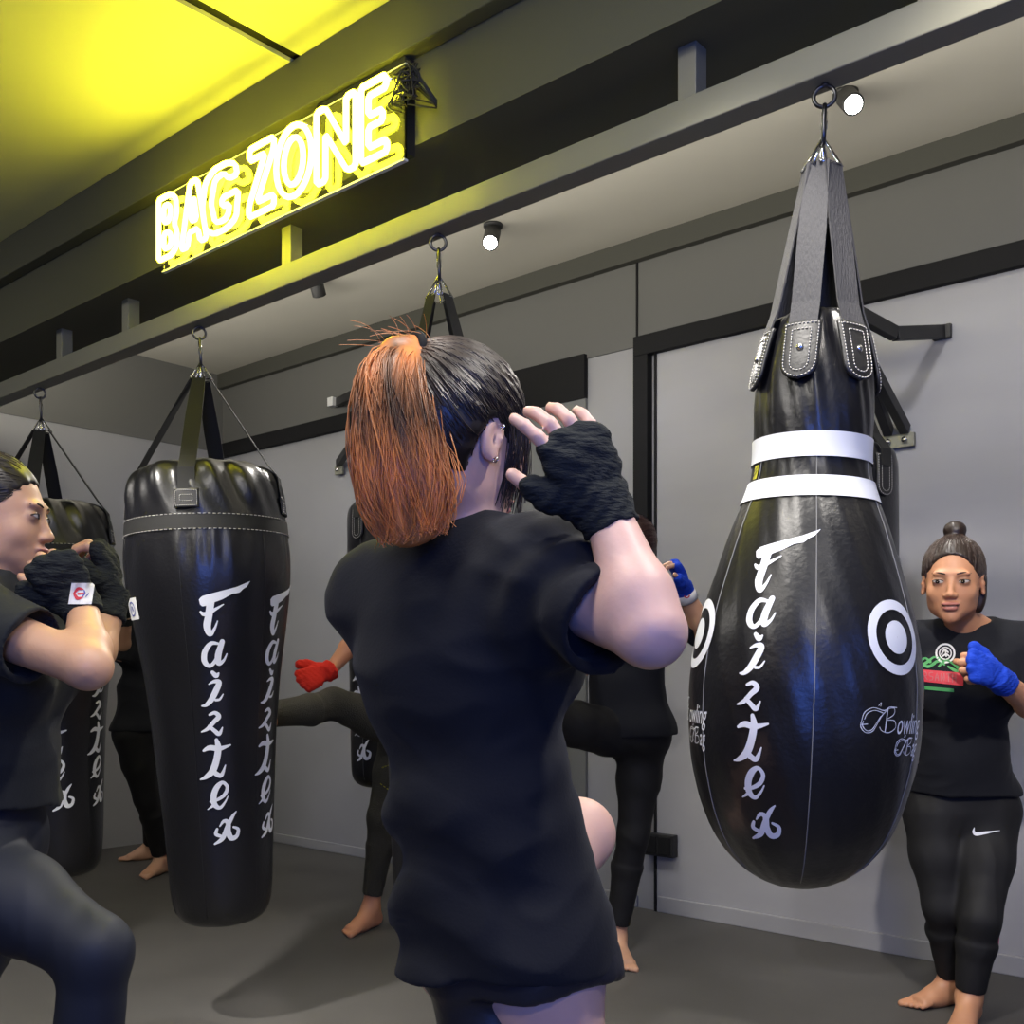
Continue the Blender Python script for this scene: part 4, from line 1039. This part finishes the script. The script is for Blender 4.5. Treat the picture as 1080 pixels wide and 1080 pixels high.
# ------------------------------------------------------------------ neon sign
def sign():
    y = 1.70; zb, zt = 1.15+.723*y, 1.15+.850*y
    xl, xr = onY(168, 240, y)[0], onY(417, 120, y)[0]
    t = empty('neon_sign', ((xl+xr)/2, y, zb), 'glowing yellow-white outlined neon lettering on clear panel fixed to the bulkhead', 'neon sign')
    mb = MB(); mb.box2((xl-.01, y+.020, zb-.006), (xr+.012, y+.026, zt+.006)); keep(mb.build('clear_panel', M_acr), t)
    mb = MB(); mb.box2((xl-.012, y+.016, zb-.011), (xr+.014, y+.028, zb-.006)); mb.box2((xl-.012, y+.020, zt+.006), (xr+.014, y+.026, zt+.009)); keep(mb.build('panel_edge_glow', M_white_l), t)  # white strips stand in for light glowing along the acrylic edges
    x0, x1 = onY(335, 100, 1.77)[0], onY(429, 100, 1.77)[0]
    mb = MB(); mb.box2((x0, 1.765, 2.42), (x1, 1.80, 2.66)); keep(mb.build('backboard', M_board, bevel=.003), t)
    for k in range(4):
        x = xl+.04+(xr-xl-.08)*k/3
        for z in (zt-.012,):
            mb = MB(); mb.tube([(x, y+.012, z), (x, 1.80, z)], .006, 8); keep(mb.build('standoff', M_chrome), t)
    Gl = {
     'B': (.62, [[(0, 0), (.42, 0), (.58, .10), (.60, .34), (.50, .49), (.58, .62), (.56, .88), (.42, 1), (0, 1)], [(.17, .15), (.38, .15), (.42, .25), (.36, .40), (.17, .40)], [(.17, .58), (.34, .58), (.40, .72), (.34, .85), (.17, .85)]]),
     'A': (.72, [[(0, 0), (.26, 1), (.46, 1), (.72, 0), (.54, 0), (.48, .22), (.24, .22), (.18, 0)], [(.28, .38), (.44, .38), (.36, .76)]]),
     'G': (.74, [[(.70, .74), (.66, .92), (.50, 1), (.24, 1), (.06, .86), (0, .5), (.06, .14), (.24, 0), (.50, 0), (.68, .10), (.72, .50), (.40, .50), (.40, .36), (.55, .36), (.52, .18), (.40, .14), (.26, .18), (.18, .5), (.26, .84), (.44, .87), (.53, .74)]]),
     'Z': (.66, [[(.02, 1), (.66, 1), (.66, .84), (.22, .17), (.66, .17), (.66, 0), (0, 0), (0, .16), (.43, .83), (.02, .83)]]),
     'O': (.80, [[(.40+.40*math.sin(a), .5+.5*math.cos(a)) for a in np.linspace(0, 2*PI, 25)[:-1]], [(.40+.22*math.sin(a), .5+.33*math.cos(a)) for a in np.linspace(0, 2*PI, 21)[:-1]]]),
     'N': (.76, [[(0, 0), (0, 1), (.18, 1), (.58, .36), (.58, 1), (.76, 1), (.76, 0), (.60, 0), (.18, .64), (.18, 0)]]),
     'E': (.62, [[(0, 0), (0, 1), (.60, 1), (.60, .84), (.18, .84), (.18, .58), (.52, .58), (.52, .43), (.18, .43), (.18, .16), (.62, .16), (.62, 0)]]) }
    def cx(c): return 140+c/3.375
    spans = [('B', 88, 165), ('A', 168, 268), ('G', 243, 385), ('Z', 408, 508), ('O', 505, 642), ('N', 648, 800), ('E', 806, 912)]
    h0, h1 = zb+.018, zt-.012
    for ch, a, b in spans:
        X0 = onY(cx(a), 150, y)[0]+.007; X1 = onY(cx(b), 150, y)[0]-.007; w, loops = Gl[ch]
        mb = MB()
        for lp in loops:
            n = len(lp); pts = []
            for i in range(n):              # rounded corners
                q = np.array(lp[i]); a_ = np.array(lp[i-1]); c_ = np.array(lp[(i+1) % n])
                if ch == 'O': pts.append(q); continue
                for f, o in ((.11, a_), (.04, a_), (.04, c_), (.11, c_)):
                    l = np.linalg.norm(o-q); pts.append(q+(o-q)/l*min(f, l*.45)*(1 if f > .05 else 1))
            mb.tube([(X0+(X1-X0)*p[0]/w, y, h0+(h1-h0)*p[1]) for p in pts], .0078, 8, closed=True)
        keep(mb.build('letter_tube', M_neon), t)
    rs = np.random.RandomState(3)
    e = onY(424, 90, 1.72)
    for k in range(9):
        p0 = np.array([xr+.005, 1.715, zt-.03-.01*k]); pts = [p0]
        for j in range(5): pts.append(e+np.array([rs.uniform(-.035, .05), rs.uniform(-.02, .03), rs.uniform(-.05, .055)]))
        pts.append(np.array([xr+.06, 1.78, 2.50+.02*rs.rand()]))
        mb = MB(); mb.tube(catmull(pts, 6), .0022, 6); keep(mb.build('cable', M_fitting), t)

# ------------------------------------------------------------------ hanging bags
def bag_matrix(loc, tilt, p=None):
    d = np.array([loc[0], loc[1]]); yaw = math.atan2(-d[0], d[1])
    return Matrix.Translation(loc) @ Matrix.Rotation(yaw, 4, 'Z') @ Matrix.Rotation(math.radians(tilt), 4, 'Y')
WORD = dict(
 F=([], None), )
def word_strokes():
    S = []
    S += [[(98, 148, 26), (88, 195, 25), (80, 232, 25), (88, 258, 17), (104, 240, 9), (116, 214, 4)], [(62, 182, 8), (74, 190, 15), (100, 180, 13), (140, 158, 4)]]
    S += [[(112, 291, 9), (88, 290, 15), (66, 318, 19), (63, 350, 19), (80, 366, 13), (104, 342, 14), (121, 296, 18)], [(127, 284, 17), (110, 330, 22), (110, 358, 18), (128, 348, 9), (140, 326, 4)]]
    S += [[(86, 388, 12), (98, 400, 17), (107, 392, 6)], [(72, 428, 5), (90, 420, 12), (106, 424, 18), (92, 455, 21), (74, 484, 19), (56, 500, 13), (42, 502, 6)], [(90, 484, 9), (104, 482, 8), (117, 465, 4)]]
    S += [[(34, 592, 5), (56, 582, 13), (78, 560, 15), (96, 542, 17), (84, 528, 13), (66, 534, 9)], [(62, 574, 12), (78, 590, 14), (93, 602, 14), (106, 580, 4)]]
    S += [[(36, 657, 9), (58, 648, 18), (90, 653, 17), (128, 643, 6)], [(82, 622, 12), (86, 650, 21), (76, 695, 23), (60, 730, 23), (36, 750, 15), (17, 757, 5)], [(66, 735, 17), (88, 747, 15), (106, 712, 4)]]
    S += [[(46, 836, 9), (70, 831, 11), (95, 815, 13), (106, 790, 12), (92, 772, 12), (72, 786, 19), (58, 815, 21), (58, 846, 19), (75, 860, 12), (94, 842, 7), (106, 822, 4)], [(58, 848, 12), (34, 863, 4)]]
    S += [[(70, 925, 5), (85, 908, 12), (99, 915, 17), (97, 945, 19), (106, 970, 19), (126, 965, 14), (133, 942, 12), (117, 932, 8)], [(131, 878, 4), (116, 895, 12), (95, 930, 15), (76, 968, 16), (48, 986, 7)], [(60, 934, 9), (55, 952, 13), (76, 962, 10)]]
    flag = [(62, 158), (59, 140), (70, 129), (100, 121), (130, 114), (190, 99), (243, 78), (228, 98), (214, 105), (200, 118), (172, 123), (140, 140), (112, 150), (88, 160), (70, 164)]
    return S, flag
def surf(prof, th0, off=.0016):
    zs = [p[1] for p in prof][::-1]; rs_ = [p[0] for p in prof][::-1]
    def f(u, w):
        r = float(np.interp(w, zs, rs_)); a = th0+u/r; r += off
        return np.array([r*math.sin(a), -r*math.cos(a), w])
    return f
def put_word(root, prof, th, z_of, sc, parent_name='lettering'):
    S, flag = word_strokes(); f = surf(prof, math.radians(th)); mb = MB()
    cu = lambda x, y: (x-(118-(y-200)*.045))/3/542*sc
    stroke_mesh(mb, [[(cu(x, y), z_of(y), w/3/542*sc) for x, y, w in st] for st in S], f, 7)
    up = flag[:7]; lo = [flag[0], flag[14], flag[13], flag[12], flag[11], flag[10], flag[9], flag[8], flag[7], flag[6]]
    n = 24                                            # the swept flag of the first letter as a strip between two edges
    def at(pl, t):
        d = [0]+list(np.cumsum([math.dist(pl[i], pl[i+1]) for i in range(len(pl)-1)])); s_ = t*d[-1]
        return np.interp(s_, d, [p[0] for p in pl]), np.interp(s_, d, [p[1] for p in pl])
    vs = []
    for i in range(n+1):
        for j in range(4):
            A, B = at(up, i/n), at(lo, i/n); t = j/3; x, y = A[0]*(1-t)+B[0]*t, A[1]*(1-t)+B[1]*t; vs.append(f(cu(x, y), z_of(y)))
    mb.add(vs, [(i*4+j, (i+1)*4+j, (i+1)*4+j+1, i*4+j+1) for i in range(n) for j in range(3)])
    return mb.build(parent_name, M_white, root)
def hook_hardware(root, zt, n, wide=.03):
    mb = MB(); mb.tube([(0, 0, 0), (0, 0, -.004)], .009, 8); mb.torus((0, 0, -.022), .020, .0042, np.eye(3)); mb.build('eye_ring', M_dsteel, root)
    mb = MB(); h = -zt-.062; c = []
    for i in range(24):
        a = 2*PI*i/24; c.append(np.array([.001, .0125*math.sin(a)*(1+.25*math.cos(a)), -.038-h/2-h/2*1.0*math.cos(a)]))
    mb.tube([q for q in c], .0045, 8, closed=True); mb.build('carabiner', M_dsteel, root)
    mb = MB(); mb.tube([(0.001, .013, -.045), (0.001, .013, -.038-h*.55)], .0062, 8); mb.build('carabiner_gate', MATS.get('x') or M_chrome, root)
    for k in range(n):
        a = 2*PI*(k+.35)/n; o = np.array([math.sin(a), -math.cos(a), 0]); tt = np.array([math.cos(a), math.sin(a), 0])
        top = np.array([0, 0, zt+.034]); b = np.array([0, 0, zt-.026])+o*wide; mb = MB()
        mb.tube([top, b-tt*.022, b+tt*.022], .0028, 7, closed=True); mb.build('triangle_link', M_chrome, root)
def strap(root, zt, th, rb, zb, w, rtop=.028, M_=None):
    """webbing strap from the link at the top down to the side of the bag"""
    th = math.radians(th); o = np.array([math.sin(th), -math.cos(th), 0]); t = np.array([math.cos(th), math.sin(th), 0])
    pts = [(rtop, zt-.022), (rb[0], zb[0])]+[(r, z) for r, z in zip(rb[1:], zb[1:])]
    vs = []; P2 = []
    for i in range(len(pts)-1):
        m = 6 if i == 0 else 2
        for k in range(m): P2.append(L(pts[i], pts[i+1], k/m))
    P2.append(np.array(pts[-1]))
    for i, (r, z) in enumerate(P2):
        tx = nrm(np.array(P2[min(i+1, len(P2)-1)])-np.array(P2[max(i-1, 0)])); nn = np.array([-tx[1], tx[0]]); nn = nn if nn[0] > 0 else -nn
        sag = .0; ww = w*(.80+.20*min(1, i/3))
        for s_, q in ((-1, 0), (1, 0), (1, 1), (-1, 1)):
            off = nn*(.0028*q); vs.append(o*(r+off[0])+t*(s_*ww/2)+Z*(z+off[1]))
    fs = []
    for i in range(len(P2)-1):
        a = 4*i; b = a+4
        fs += [(a, a+1, b+1, b), (a+1, a+2, b+2, b+1), (a+2, a+3, b+3, b+2), (a+3, a, b, b+3)]
    fs += [(0, 3, 2, 1), (len(vs)-4, len(vs)-3, len(vs)-2, len(vs)-1)]
    mb = MB(); mb.add(vs, fs); return mb.build('strap', M_ or M_web, root)
def patch(root, prof, th, zc, w, h, square=False, stud=True, rx=0):
    """stitched leather strap patch lying on the bag"""
    f = surf(prof, math.radians(th), .004+rx); mb = MB(); n = 10; out = []
    g = surf(prof, math.radians(th), .0+rx)
    def shape(s_):
        a, b = w/2*s_, h/2-(1-s_)*w/2; pts = []
        if square: return [(-a, -b), (a, -b), (a, b), (-a, b)]
        pts += [(-a, b), ( -a, -b+a)]; pts += [(-a*math.cos(q), -b+a-a*math.sin(q)) for q in np.linspace(0, PI, 11)]; pts += [(a, b)]; return pts
    oc = shape(1); 
    # body as a dense grid clipped to the rounded end
    nx, nz = 8, 16; vs = []
    for j in range(nz+1):
        z = h/2-h*j/nz; half = w/2
        if not square and z < -h/2+w/2: half = math.sqrt(max(1e-6, (w/2)**2-(-h/2+w/2-z)**2))
        for i in range(nx+1): vs.append(f(-half+2*half*i/nx, zc+z))
    mb.add(vs, [(j*(nx+1)+i, (j+1)*(nx+1)+i, (j+1)*(nx+1)+i+1, j*(nx+1)+i+1) for j in range(nz) for i in range(nx)], True)
    o = mb.build('strap_patch', M_leather2, root); sd = o.modifiers.new('Solid', 'SOLIDIFY'); sd.thickness = .006; sd.offset = -1
    mb = MB(); f2 = surf(prof, math.radians(th), .0052+rx)
    for s_ in (.84, .48):
        pl = shape(s_); seg = []
        pl = pl+[pl[0]]
        d = [0]+list(np.cumsum([math.dist(pl[i], pl[i+1]) for i in range(len(pl)-1)])); L_ = d[-1]; m = max(12, int(L_/(.0060 if h < .12 else .0085)))
        for k in range(m):
            q = []
            for t in (k/m, (k+.62)/m): q.append((np.interp(t*L_, d, [p[0] for p in pl]), np.interp(t*L_, d, [p[1] for p in pl])))
            mb.tube([f2(q[0][0], zc+q[0][1]), f2(q[1][0], zc+q[1][1])], .0011, 4)
    st = mb.build('stitching', M_stitch, o)
    if stud:
        mb = MB(); c = f2(0, zc+.004); nn = nrm(np.array([c[0], c[1], 0])); mb.tube([c, c+nn*.002, c+nn*.0035], [.0068, .006, .003], 12); mb.build('stud', M_chrome, o)
    return o
def hires(prof, n=90):
    z = np.array([p[1] for p in prof]); r = np.array([p[0] for p in prof]); d = np.concatenate([[0], np.cumsum(np.hypot(np.diff(z), np.diff(r)))])
    t = np.linspace(0, d[-1], n); zz = np.interp(t, d, z); rr = np.interp(t, d, r)
    for _ in range(3): zz[1:-1] = (zz[:-2]+2*zz[1:-1]+zz[2:])/4; rr[1:-1] = (rr[:-2]+2*rr[1:-1]+rr[2:])/4
    return list(zip(rr, zz))
def ringband(root, name, prof, z0, z1, off, m, n=96, t=.0):
    mb = MB(); f = surf(prof, 0, off); zs = np.linspace(z0, z1, 6); vs = []
    for z in zs:
        r = np.linalg.norm(f(0, z)[:2])
        for k in range(n): a = 2*PI*k/n; vs.append((r*math.sin(a), -r*math.cos(a), z))
    mb.add(vs, [(i*n+k, (i+1)*n+k, (i+1)*n+(k+1) % n, i*n+(k+1) % n) for i in range(5) for k in range(n)], True)
    return mb.build(name, m, root)
def seams(root, prof, angs, z0, z1, m=None, r=.0010):
    for a in angs:
        f = surf(prof, math.radians(a), .0008); mb = MB(); mb.tube([f(0, z) for z in np.linspace(z0, z1, 40)], r, 5); mb.build('seam', m or M_seam, root)

def bowling_bag():
    loc = Vector(onY(870, 95, 1.9)); loc.z = 2.267; k = 1/542
    root = empty('punching_bag', loc, 'large pear-shaped black leather bag with two white bands and bullseye prints, hanging at the right', 'punching bag', 'hanging punching bags', M=bag_matrix(loc, 1.98))
    ym = lambda py: -(py-95)*k
    pf = [(333, 4), (333, 26), (335, 37), (345, 44), (370, 50), (400, 57), (438, 60), (465, 59.3), (482, 58.5), (507, 61), (533, 70), (557, 79.5), (590, 90), (616, 98), (640, 105), (670, 112), (715, 117.5), (765, 117), (800, 113), (840, 103), (870, 91), (890, 78), (905, 64), (918, 46), (927, 25), (930, 4)]
    prof = hires([(h*k, ym(y)) for y, h in pf], 110)
    def dsp(a, i, z, r):
        tp = max(0, min(1, (z-ym(470))/.22)) if z > ym(470) else 0
        edge = 1 if i > 8 else i/8
        return edge*(tp*(.0052*math.sin(a*9+1.2)+.003*math.sin(a*17+z*30)) )+(.0006*math.sin(a*23+z*40) if i > 6 else 0)
    mb = MB(); mb.lathe(prof, 160, disp=dsp); body = mb.build('body', M_leather, root)
    mb = MB(); mb.tube([np.array([.012*math.sin(a)*(1+.0*a), -.066+.0*a, ym(338)]) for a in (0, 1)], .001, 4)
    sp = prof[10:]
    ringband(root, 'white_band', prof, ym(466), ym(491), .0032, M_white); ringband(root, 'white_band', prof, ym(510), ym(531), .0030, M_white)
    seams(root, prof, (6, 66, 126, 186, 246, 306), ym(466), ym(915))
    zt = -.135
    hook_hardware(root, zt, 4, .03)
    for th in (-70, -13, 44, 107, 167, 227):
        strap(root, zt, th, (.080, .096, .109), (ym(333), ym(358), ym(395)), .053)
        patch(root, prof, th, ym(385), .062, .112, rx=.011)
    for th in (-19, 101, 221): put_word(root, prof, th, lambda y: ym(540+y/3), 1.0)
    for i, th in enumerate((50, 170, -70)):
        f = surf(prof, math.radians(th), .0018); mb = MB(); zc = ym(668)
        disc_mesh(mb, 0, zc, .0490, .0665, f, 48); disc_mesh(mb, 0, zc, .0005, .0295, f, 36); mb.build('bullseye_print', M_white, root)
        mb = MB(); sw = .0011
        # swash capital B, then the small letters
        def B(u0, z0, s_):
            c = [[(0, .52), (-.02, .30), (.16, .12), (.42, .16), (.60, .42), (.78, .70), (1.05, .92), (1.3, .95)],
                 [(0, .52), (.10, .80), (.42, .95), (.85, .86), (1.10, .98), (1.42, .96)],
                 [(.06, .50), (.04, .34), (.20, .18), (.40, .22), (.56, .44), (.72, .66)],
                 [(.10, .56), (.20, .76), (.48, .86), (.80, .78)],
                 [(.62, 1.02), (.72, 1.12), (.70, 1.0)], [(1.0, .92), (.96, .50), (.92, .14)], [(.96, .56), (1.26, .70), (1.34, .84), (1.30, .96)], [(.98, .54), (1.34, .52), (1.40, .28), (1.10, .12), (.80, .18), (.70, .30)], [(1.02, .92), (.98, .50), (.94, .14)], [(-.0, .38), (.22, .40)]]
            for st in c: stroke_mesh(mb, [[(u0+x*s_, z0+y*s_, sw*(1.5 if j % 2 else 1.)) for j, (x, y) in enumerate(st)]], f, 4)
        B(-.083, ym(762), .052); B(-.006, ym(783), .036)
        for body_, u0, z0, sz, sx in (('owling', -.008, ym(760), .042, .72), ('ag', .046, ym(782), .038, .62)):
            v, fa_ = text_tris(body_, sz, .35); mb.add([f(u0+x*sx, z0+y*1.25) for x, y in v], fa_)
        mb.build('script_print', M_white, root)
    f = surf(prof, math.radians(-58), .0035); mb = MB(); grid_mesh(mb, -.010, ym(508), .004, ym(494), f, 3, 3); tg = mb.build('side_tag', M_yellow, root)
    f = surf(prof, math.radians(-58), .0045); mb = MB(); stroke_mesh(mb, [[(-.008, ym(505), .0018), (.002, ym(500), .0018)], [(-.008, ym(500), .0016), (.002, ym(496), .0016)]], f, 2); mb.build('tag_mark', M_leather2, tg)
    return root

def taper_bag(px, lab, tilt, proto=None, word_angles=(4, 58, 184, 238)):
    loc = Vector(onY(px, 300, 1.9)); loc.z = 2.267
    M = bag_matrix(loc, tilt)
    if proto:
        def cp(o, par):
            c = o.copy(); COL.objects.link(c); c.parent = par
            for ch in list(o.children): cp(ch, c)
            return c
        r = proto.copy(); COL.objects.link(r); r.matrix_world = M; r['label'] = lab
        for ch in list(proto.children): cp(ch, r)
        return r
    k = 1/323; ym = lambda py: -(py-350)*k
    root = empty('punching_bag', loc, lab, 'punching bag', 'hanging punching bags', M=M)
    pf = [(500, 4), (498, 40), (499, 58), (504, 69), (514, 75), (530, 78.5), (560, 81.5), (590, 84), (615, 84.5), (640, 81.5), (680, 75.5), (718, 69.5), (770, 64), (833, 59), (875, 56), (930, 53), (955, 51), (970, 47), (978, 37), (982, 4)]
    prof = hires([(h*k, ym(y)) for y, h in pf], 100)
    def dsp(a, i, z, r):
        q = max(0, min(1, (z-ym(566))/.10)) if z > ym(566) else 0; q2 = math.exp(-((z-ym(590))/.06)**2)
        e = min(1, i/8)
        return e*(q*(.007*math.sin(a*9+2)+.005*math.sin(a*16+z*25))+q2*.003*math.sin(a*21+3*math.sin(a*4)))+(.0012*math.sin(a*7+z*9)*e)
    mb = MB(); mb.lathe(prof, 160, disp=dsp); mb.build('body', M_leather, root)
    ringband(root, 'webbing_band', prof, ym(559), ym(573), .0045, M_webk)
    mb = MB()
    for z in (558.5, 573.5):
        mb = MB(); f = surf(prof, 0, .0052); rr = np.linalg.norm(f(0, ym(z))[:2]); m = 110
        for q in range(m):
            a0, a1 = 2*PI*q/m, 2*PI*(q+.6)/m; mb.tube([(rr*math.sin(a0), -rr*math.cos(a0), ym(z)), (rr*math.sin(a1), -rr*math.cos(a1), ym(z))], .0011, 4)
        mb.build('stitching', M_stitch, root)
    seams(root, prof, (-20, 40, 100, 160, 220, 280), ym(575), ym(965), r=.0008, m=M_leather2)
    zt = -.150; hook_hardware(root, zt, 4, .03)
    for th in (-14, 76, 166, 256):
        strap(root, zt, th, (.205, .236, .252), (ym(499), ym(512), ym(550)), .052, M_=M_webk)
        patch(root, prof, th, ym(543), .075, .058, square=True, stud=False, rx=.004)
    for th in word_angles: put_word(root, prof, th, lambda y: ym(625+(y-78)*263/908), 1.42)
    f = surf(prof, math.radians(-70), .003); mb = MB(); grid_mesh(mb, -.045, ym(659), .040, ym(637), f, 6, 4); lb = mb.build('logo_label', M_white_l, root)
    f = surf(prof, math.radians(-70), .004); mb = MB(); zc = ym(648); disc_mesh(mb, 0, zc, .019, .023, f, 28); stroke_mesh(mb, [[(-.010, zc-.008, .004), (-.002, zc+.008, .004), (.004, zc-.004, .004)], [(.004, zc+.008, .003), (.010, zc-.006, .003)]], f, 3); mb.build('label_mark', M_blueink, lb)
    return root

def straight_bag(loc, lab, tilt, r0, ztop, zbot, words=(), strap_w=.045, patches=True, taper=.9):
    root = empty('punching_bag', loc, lab, 'punching bag', 'hanging punching bags', M=bag_matrix(Vector(loc), tilt))
    hgt = ztop-zbot
    pf = [(.01, ztop+.002), (r0*.75, ztop), (r0*.93, ztop-.012), (r0, ztop-.05), (r0*1.01, ztop-.3*hgt), (r0*(1+taper)/2, ztop-.6*hgt), (r0*taper, zbot+.06), (r0*taper*.93, zbot+.022), (r0*taper*.7, zbot+.002), (.01, zbot)]
    prof = hires(pf, 70)
    mb = MB(); mb.lathe(prof, 96, disp=lambda a, i, z, r: (min(1, i/8)*.004*math.sin(a*11+1)*max(0, min(1, (z-ztop+.2)/.2)) if z > ztop-.2 else 0)); mb.build('body', M_leather, root)
    zt = -.14; hook_hardware(root, zt, 4, .028)
    for th in (-45, 45, 135, 225):
        strap(root, zt, th, (r0*.80, r0*1.0+.010, r0+.012), (ztop+.02, ztop-.04, ztop-.10), strap_w, M_=M_webk)
        if patches: patch(root, prof, th, ztop-.13, .07, .15, rx=.006, stud=False)
    seams(root, prof, (20, 80, 140, 200, 260, 320), ztop-.06, zbot+.05, r=.0008)
    for th, z1, z2 in words:
        put_word(root, prof, th, lambda y: z1+(z2-z1)*(y-78)/908, (z1-z2)/.559)
    return root
def wall_bracket(tip, elb, plate_hi, plate_lo, lab, mirror=True, pale=False):
    t = empty('bag_bracket', (tip[0], YW-.02, tip[2]), lab, 'bracket', 'wall bag brackets')
    for sx in ((1, -1) if mirror else (1,)):
        mr = lambda p: np.array([tip[0]+(p[0]-tip[0])*sx, p[1], p[2]])
        mb = MB(); mb.beam(tip, mr(elb), .035, .05); mb.beam(mr(elb), mr(plate_hi), .035, .05); keep(mb.build('upper_arm', M_fitting, bevel=.003), t)
        mb = MB(); mb.beam(tip+Z*-.02, mr(plate_lo)+Z*.04, .035, .045); keep(mb.build('lower_brace', M_fitting, bevel=.003), t)
        for q in (plate_hi, plate_lo):
            p = mr(q); mb = MB(); mb.box((p[0], YW-.024, p[2]), (.07, .02, .055)); pl = keep(mb.build('wall_plate', M_fitting if q is plate_hi else M_steel_p, bevel=.003), t)
            mb = MB(); mb.tube([(p[0], YW-.032, p[2]), (p[0], YW-.046, p[2])], .012, 10); bo = mb.build('bolt', M_chrome); bo.parent = pl
    mb = MB(); mb.tube([tip+Z*.03, tip-Z*.04], .022, 14); keep(mb.build('tip_boss', M_fitting), t)
    return t
def wall_bags():
    tip = P(889, 322, 3.78)
    wall_bracket(tip, P(944, 352, 3.88), onY(993, 350, YW-.03), onY(955, 464, YW-.03), 'black steel wall bracket with bolted arms behind the pear-shaped bag')
    loc = tuple(tip-Z*.075)
    straight_bag(loc, 'black bag on the wall bracket, mostly hidden behind the pear-shaped bag', 0, .19, 1.95-loc[2], .72-loc[2])
    tip = P(408, 412, 5.20)
    ph = onY(357, 424, YW-.03); pl = ph-Z*.42
    b = wall_bracket(tip, L(tip, ph, .5)+Z*.03, ph, pl, 'black wall bracket with pale end, beside the orange ponytail', mirror=False)
    mb = MB(); mb.box((ph[0]-.03, YW-.05, ph[2]), (.05, .05, .055)); keep(mb.build('pale_end_cap', M_white_l, bevel=.004), b)
    loc = tuple(tip-Z*.075)
    straight_bag(loc, 'black bag by the back wall, seen behind the red-wrapped kicker', 0, .195, 1.98-loc[2], .56-loc[2], words=((-42, 1.60-loc[2], .70-loc[2]),))

# ------------------------------------------------------------------ build all
room(); spots(); sign()
bowling_bag()
tb = taper_bag(210, 'tapered black bag with white vertical lettering, hanging second from the left on the rail', -2.25)
taper_bag(42, 'tapered black bag behind the woman in profile, furthest left on the rail', -2.25, proto=tb)
l3 = onY(462, 250, 1.9); l3[2] = 2.267
straight_bag(tuple(l3), 'slim black bag on the rail, hidden behind the ponytailed woman with only its straps showing', -1.2, .165, -.52, -1.80, strap_w=.04)
wall_bags()
import os
PEOPLE = os.environ.get('PPL', 'ABCDEF')
if 'A' in PEOPLE: woman_foreground()
if 'B' in PEOPLE: woman_left()
if 'F' in PEOPLE: woman_right()
if 'E' in PEOPLE: kicker_middle()
if 'D' in PEOPLE: kicker_red()
if 'C' in PEOPLE: person_far()

# ------------------------------------------------------------------ light
def area(name, loc, target, size, power, col, sy=None):
    ld = bpy.data.lights.new(name, 'AREA'); ld.energy = power; ld.color = col; ld.size = size
    if sy: ld.shape = 'RECTANGLE'; ld.size_y = sy
    o = bpy.data.objects.new(name, ld); COL.objects.link(o); o.location = loc
    o.rotation_euler = (Vector(target)-Vector(loc)).to_track_quat('-Z', 'Y').to_euler(); return o
def spot(name, loc, target, power, col, ang=60, blend=.5, rad=.05):
    ld = bpy.data.lights.new(name, 'SPOT'); ld.energy = power; ld.color = col; ld.spot_size = math.radians(ang); ld.spot_blend = blend; ld.shadow_soft_size = rad
    o = bpy.data.objects.new(name, ld); COL.objects.link(o); o.location = loc
    o.rotation_euler = (Vector(target)-Vector(loc)).to_track_quat('-Z', 'Y').to_euler(); return o
cw = (1, .95, .88)
area('ceiling_lamp', (.9, -.3, 2.78), (.3, .3, 0), .5, 24, cw)
area('ceiling_lamp', (-1.6, -.9, 2.78), (-1.8, .2, 0), .5, 26, cw)
area('ceiling_lamp', (-4.4, .3, 2.78), (-4.2, .8, 0), .6, 16, cw)
area('ceiling_fill', (-2.2, 2.25, 2.62), (-2.2, 2.7, 3.6), 7.5, 110, (1, .95, .84), .08)  # unseen uplight added to brighten the rear ceiling
spot('downlight', (-.05, 1.45, 2.77), (-.65, 1.0, 1.2), 110, cw, 75, .8, .06)
spot('downlight', (-2.7, .7, 2.77), (-2.9, 1.7, 0), 300, cw, 58, .5, .06)
spot('downlight', (-.9, 1.3, 2.77), (-1.5, 2.2, 0), 170, cw, 62, .5, .06)
spot('track_spot', tuple(onY(905, 112, 3.42)), (.0, 1.7, .3), 110, cw, 90, .8)
spot('track_spot', tuple(onY(520, 262, 3.42)), (-1.4, 1.2, .6), 130, cw, 90, .8)
for x, pw in ((.4, 75), (-1.2, 75), (-2.8, 70), (-4.4, 65), (-5.7, 45)):
    spot('wall_spot', (x, 2.45, 3.15), (x, 4.2, 1.25), pw, (.98, .97, 1), 76, .9, .08)
area('ceiling_lamp', (-.95, .45, 2.79), (-.95, .5, 0), .55, 26, cw)
spot('downlight', (.2, .7, 2.77), (-1.15, 3.4, 1.15), 330, (1, .93, .84), 32, .8, .06)
for rr, vv, zz, pw in ((.0, -1.5, 1.6, 34), (2.2, -1.3, 1.6, 14)):
    q = V*vv+R*rr
    area('blue_panel', (q[0], q[1], zz), tuple(V*2.5+Z*1.2), .6, pw, (.07, .20, 1.0), 1.0)
w = bpy.data.worlds.new('w'); SC.world = w; w.use_nodes = True
w.node_tree.nodes['Background'].inputs[0].default_value = (.5, .52, .6, 1); w.node_tree.nodes['Background'].inputs[1].default_value = .05

cam = bpy.data.cameras.new('camera'); co = bpy.data.objects.new('camera', cam); COL.objects.link(co)
co.location = (0, 0, H); co.rotation_euler = (PI/2, 0, math.atan2(-V[0], V[1]))
cam.sensor_width = 36; cam.lens = 36*F/1080; cam.shift_y = (CY-540)/1080; cam.clip_start = .02
SC.camera = co
vs_ = SC.view_settings; vs_.view_transform = 'Standard'; vs_.look = 'None'; vs_.gamma = 1; vs_.exposure = 0; vs_.use_curve_mapping = False
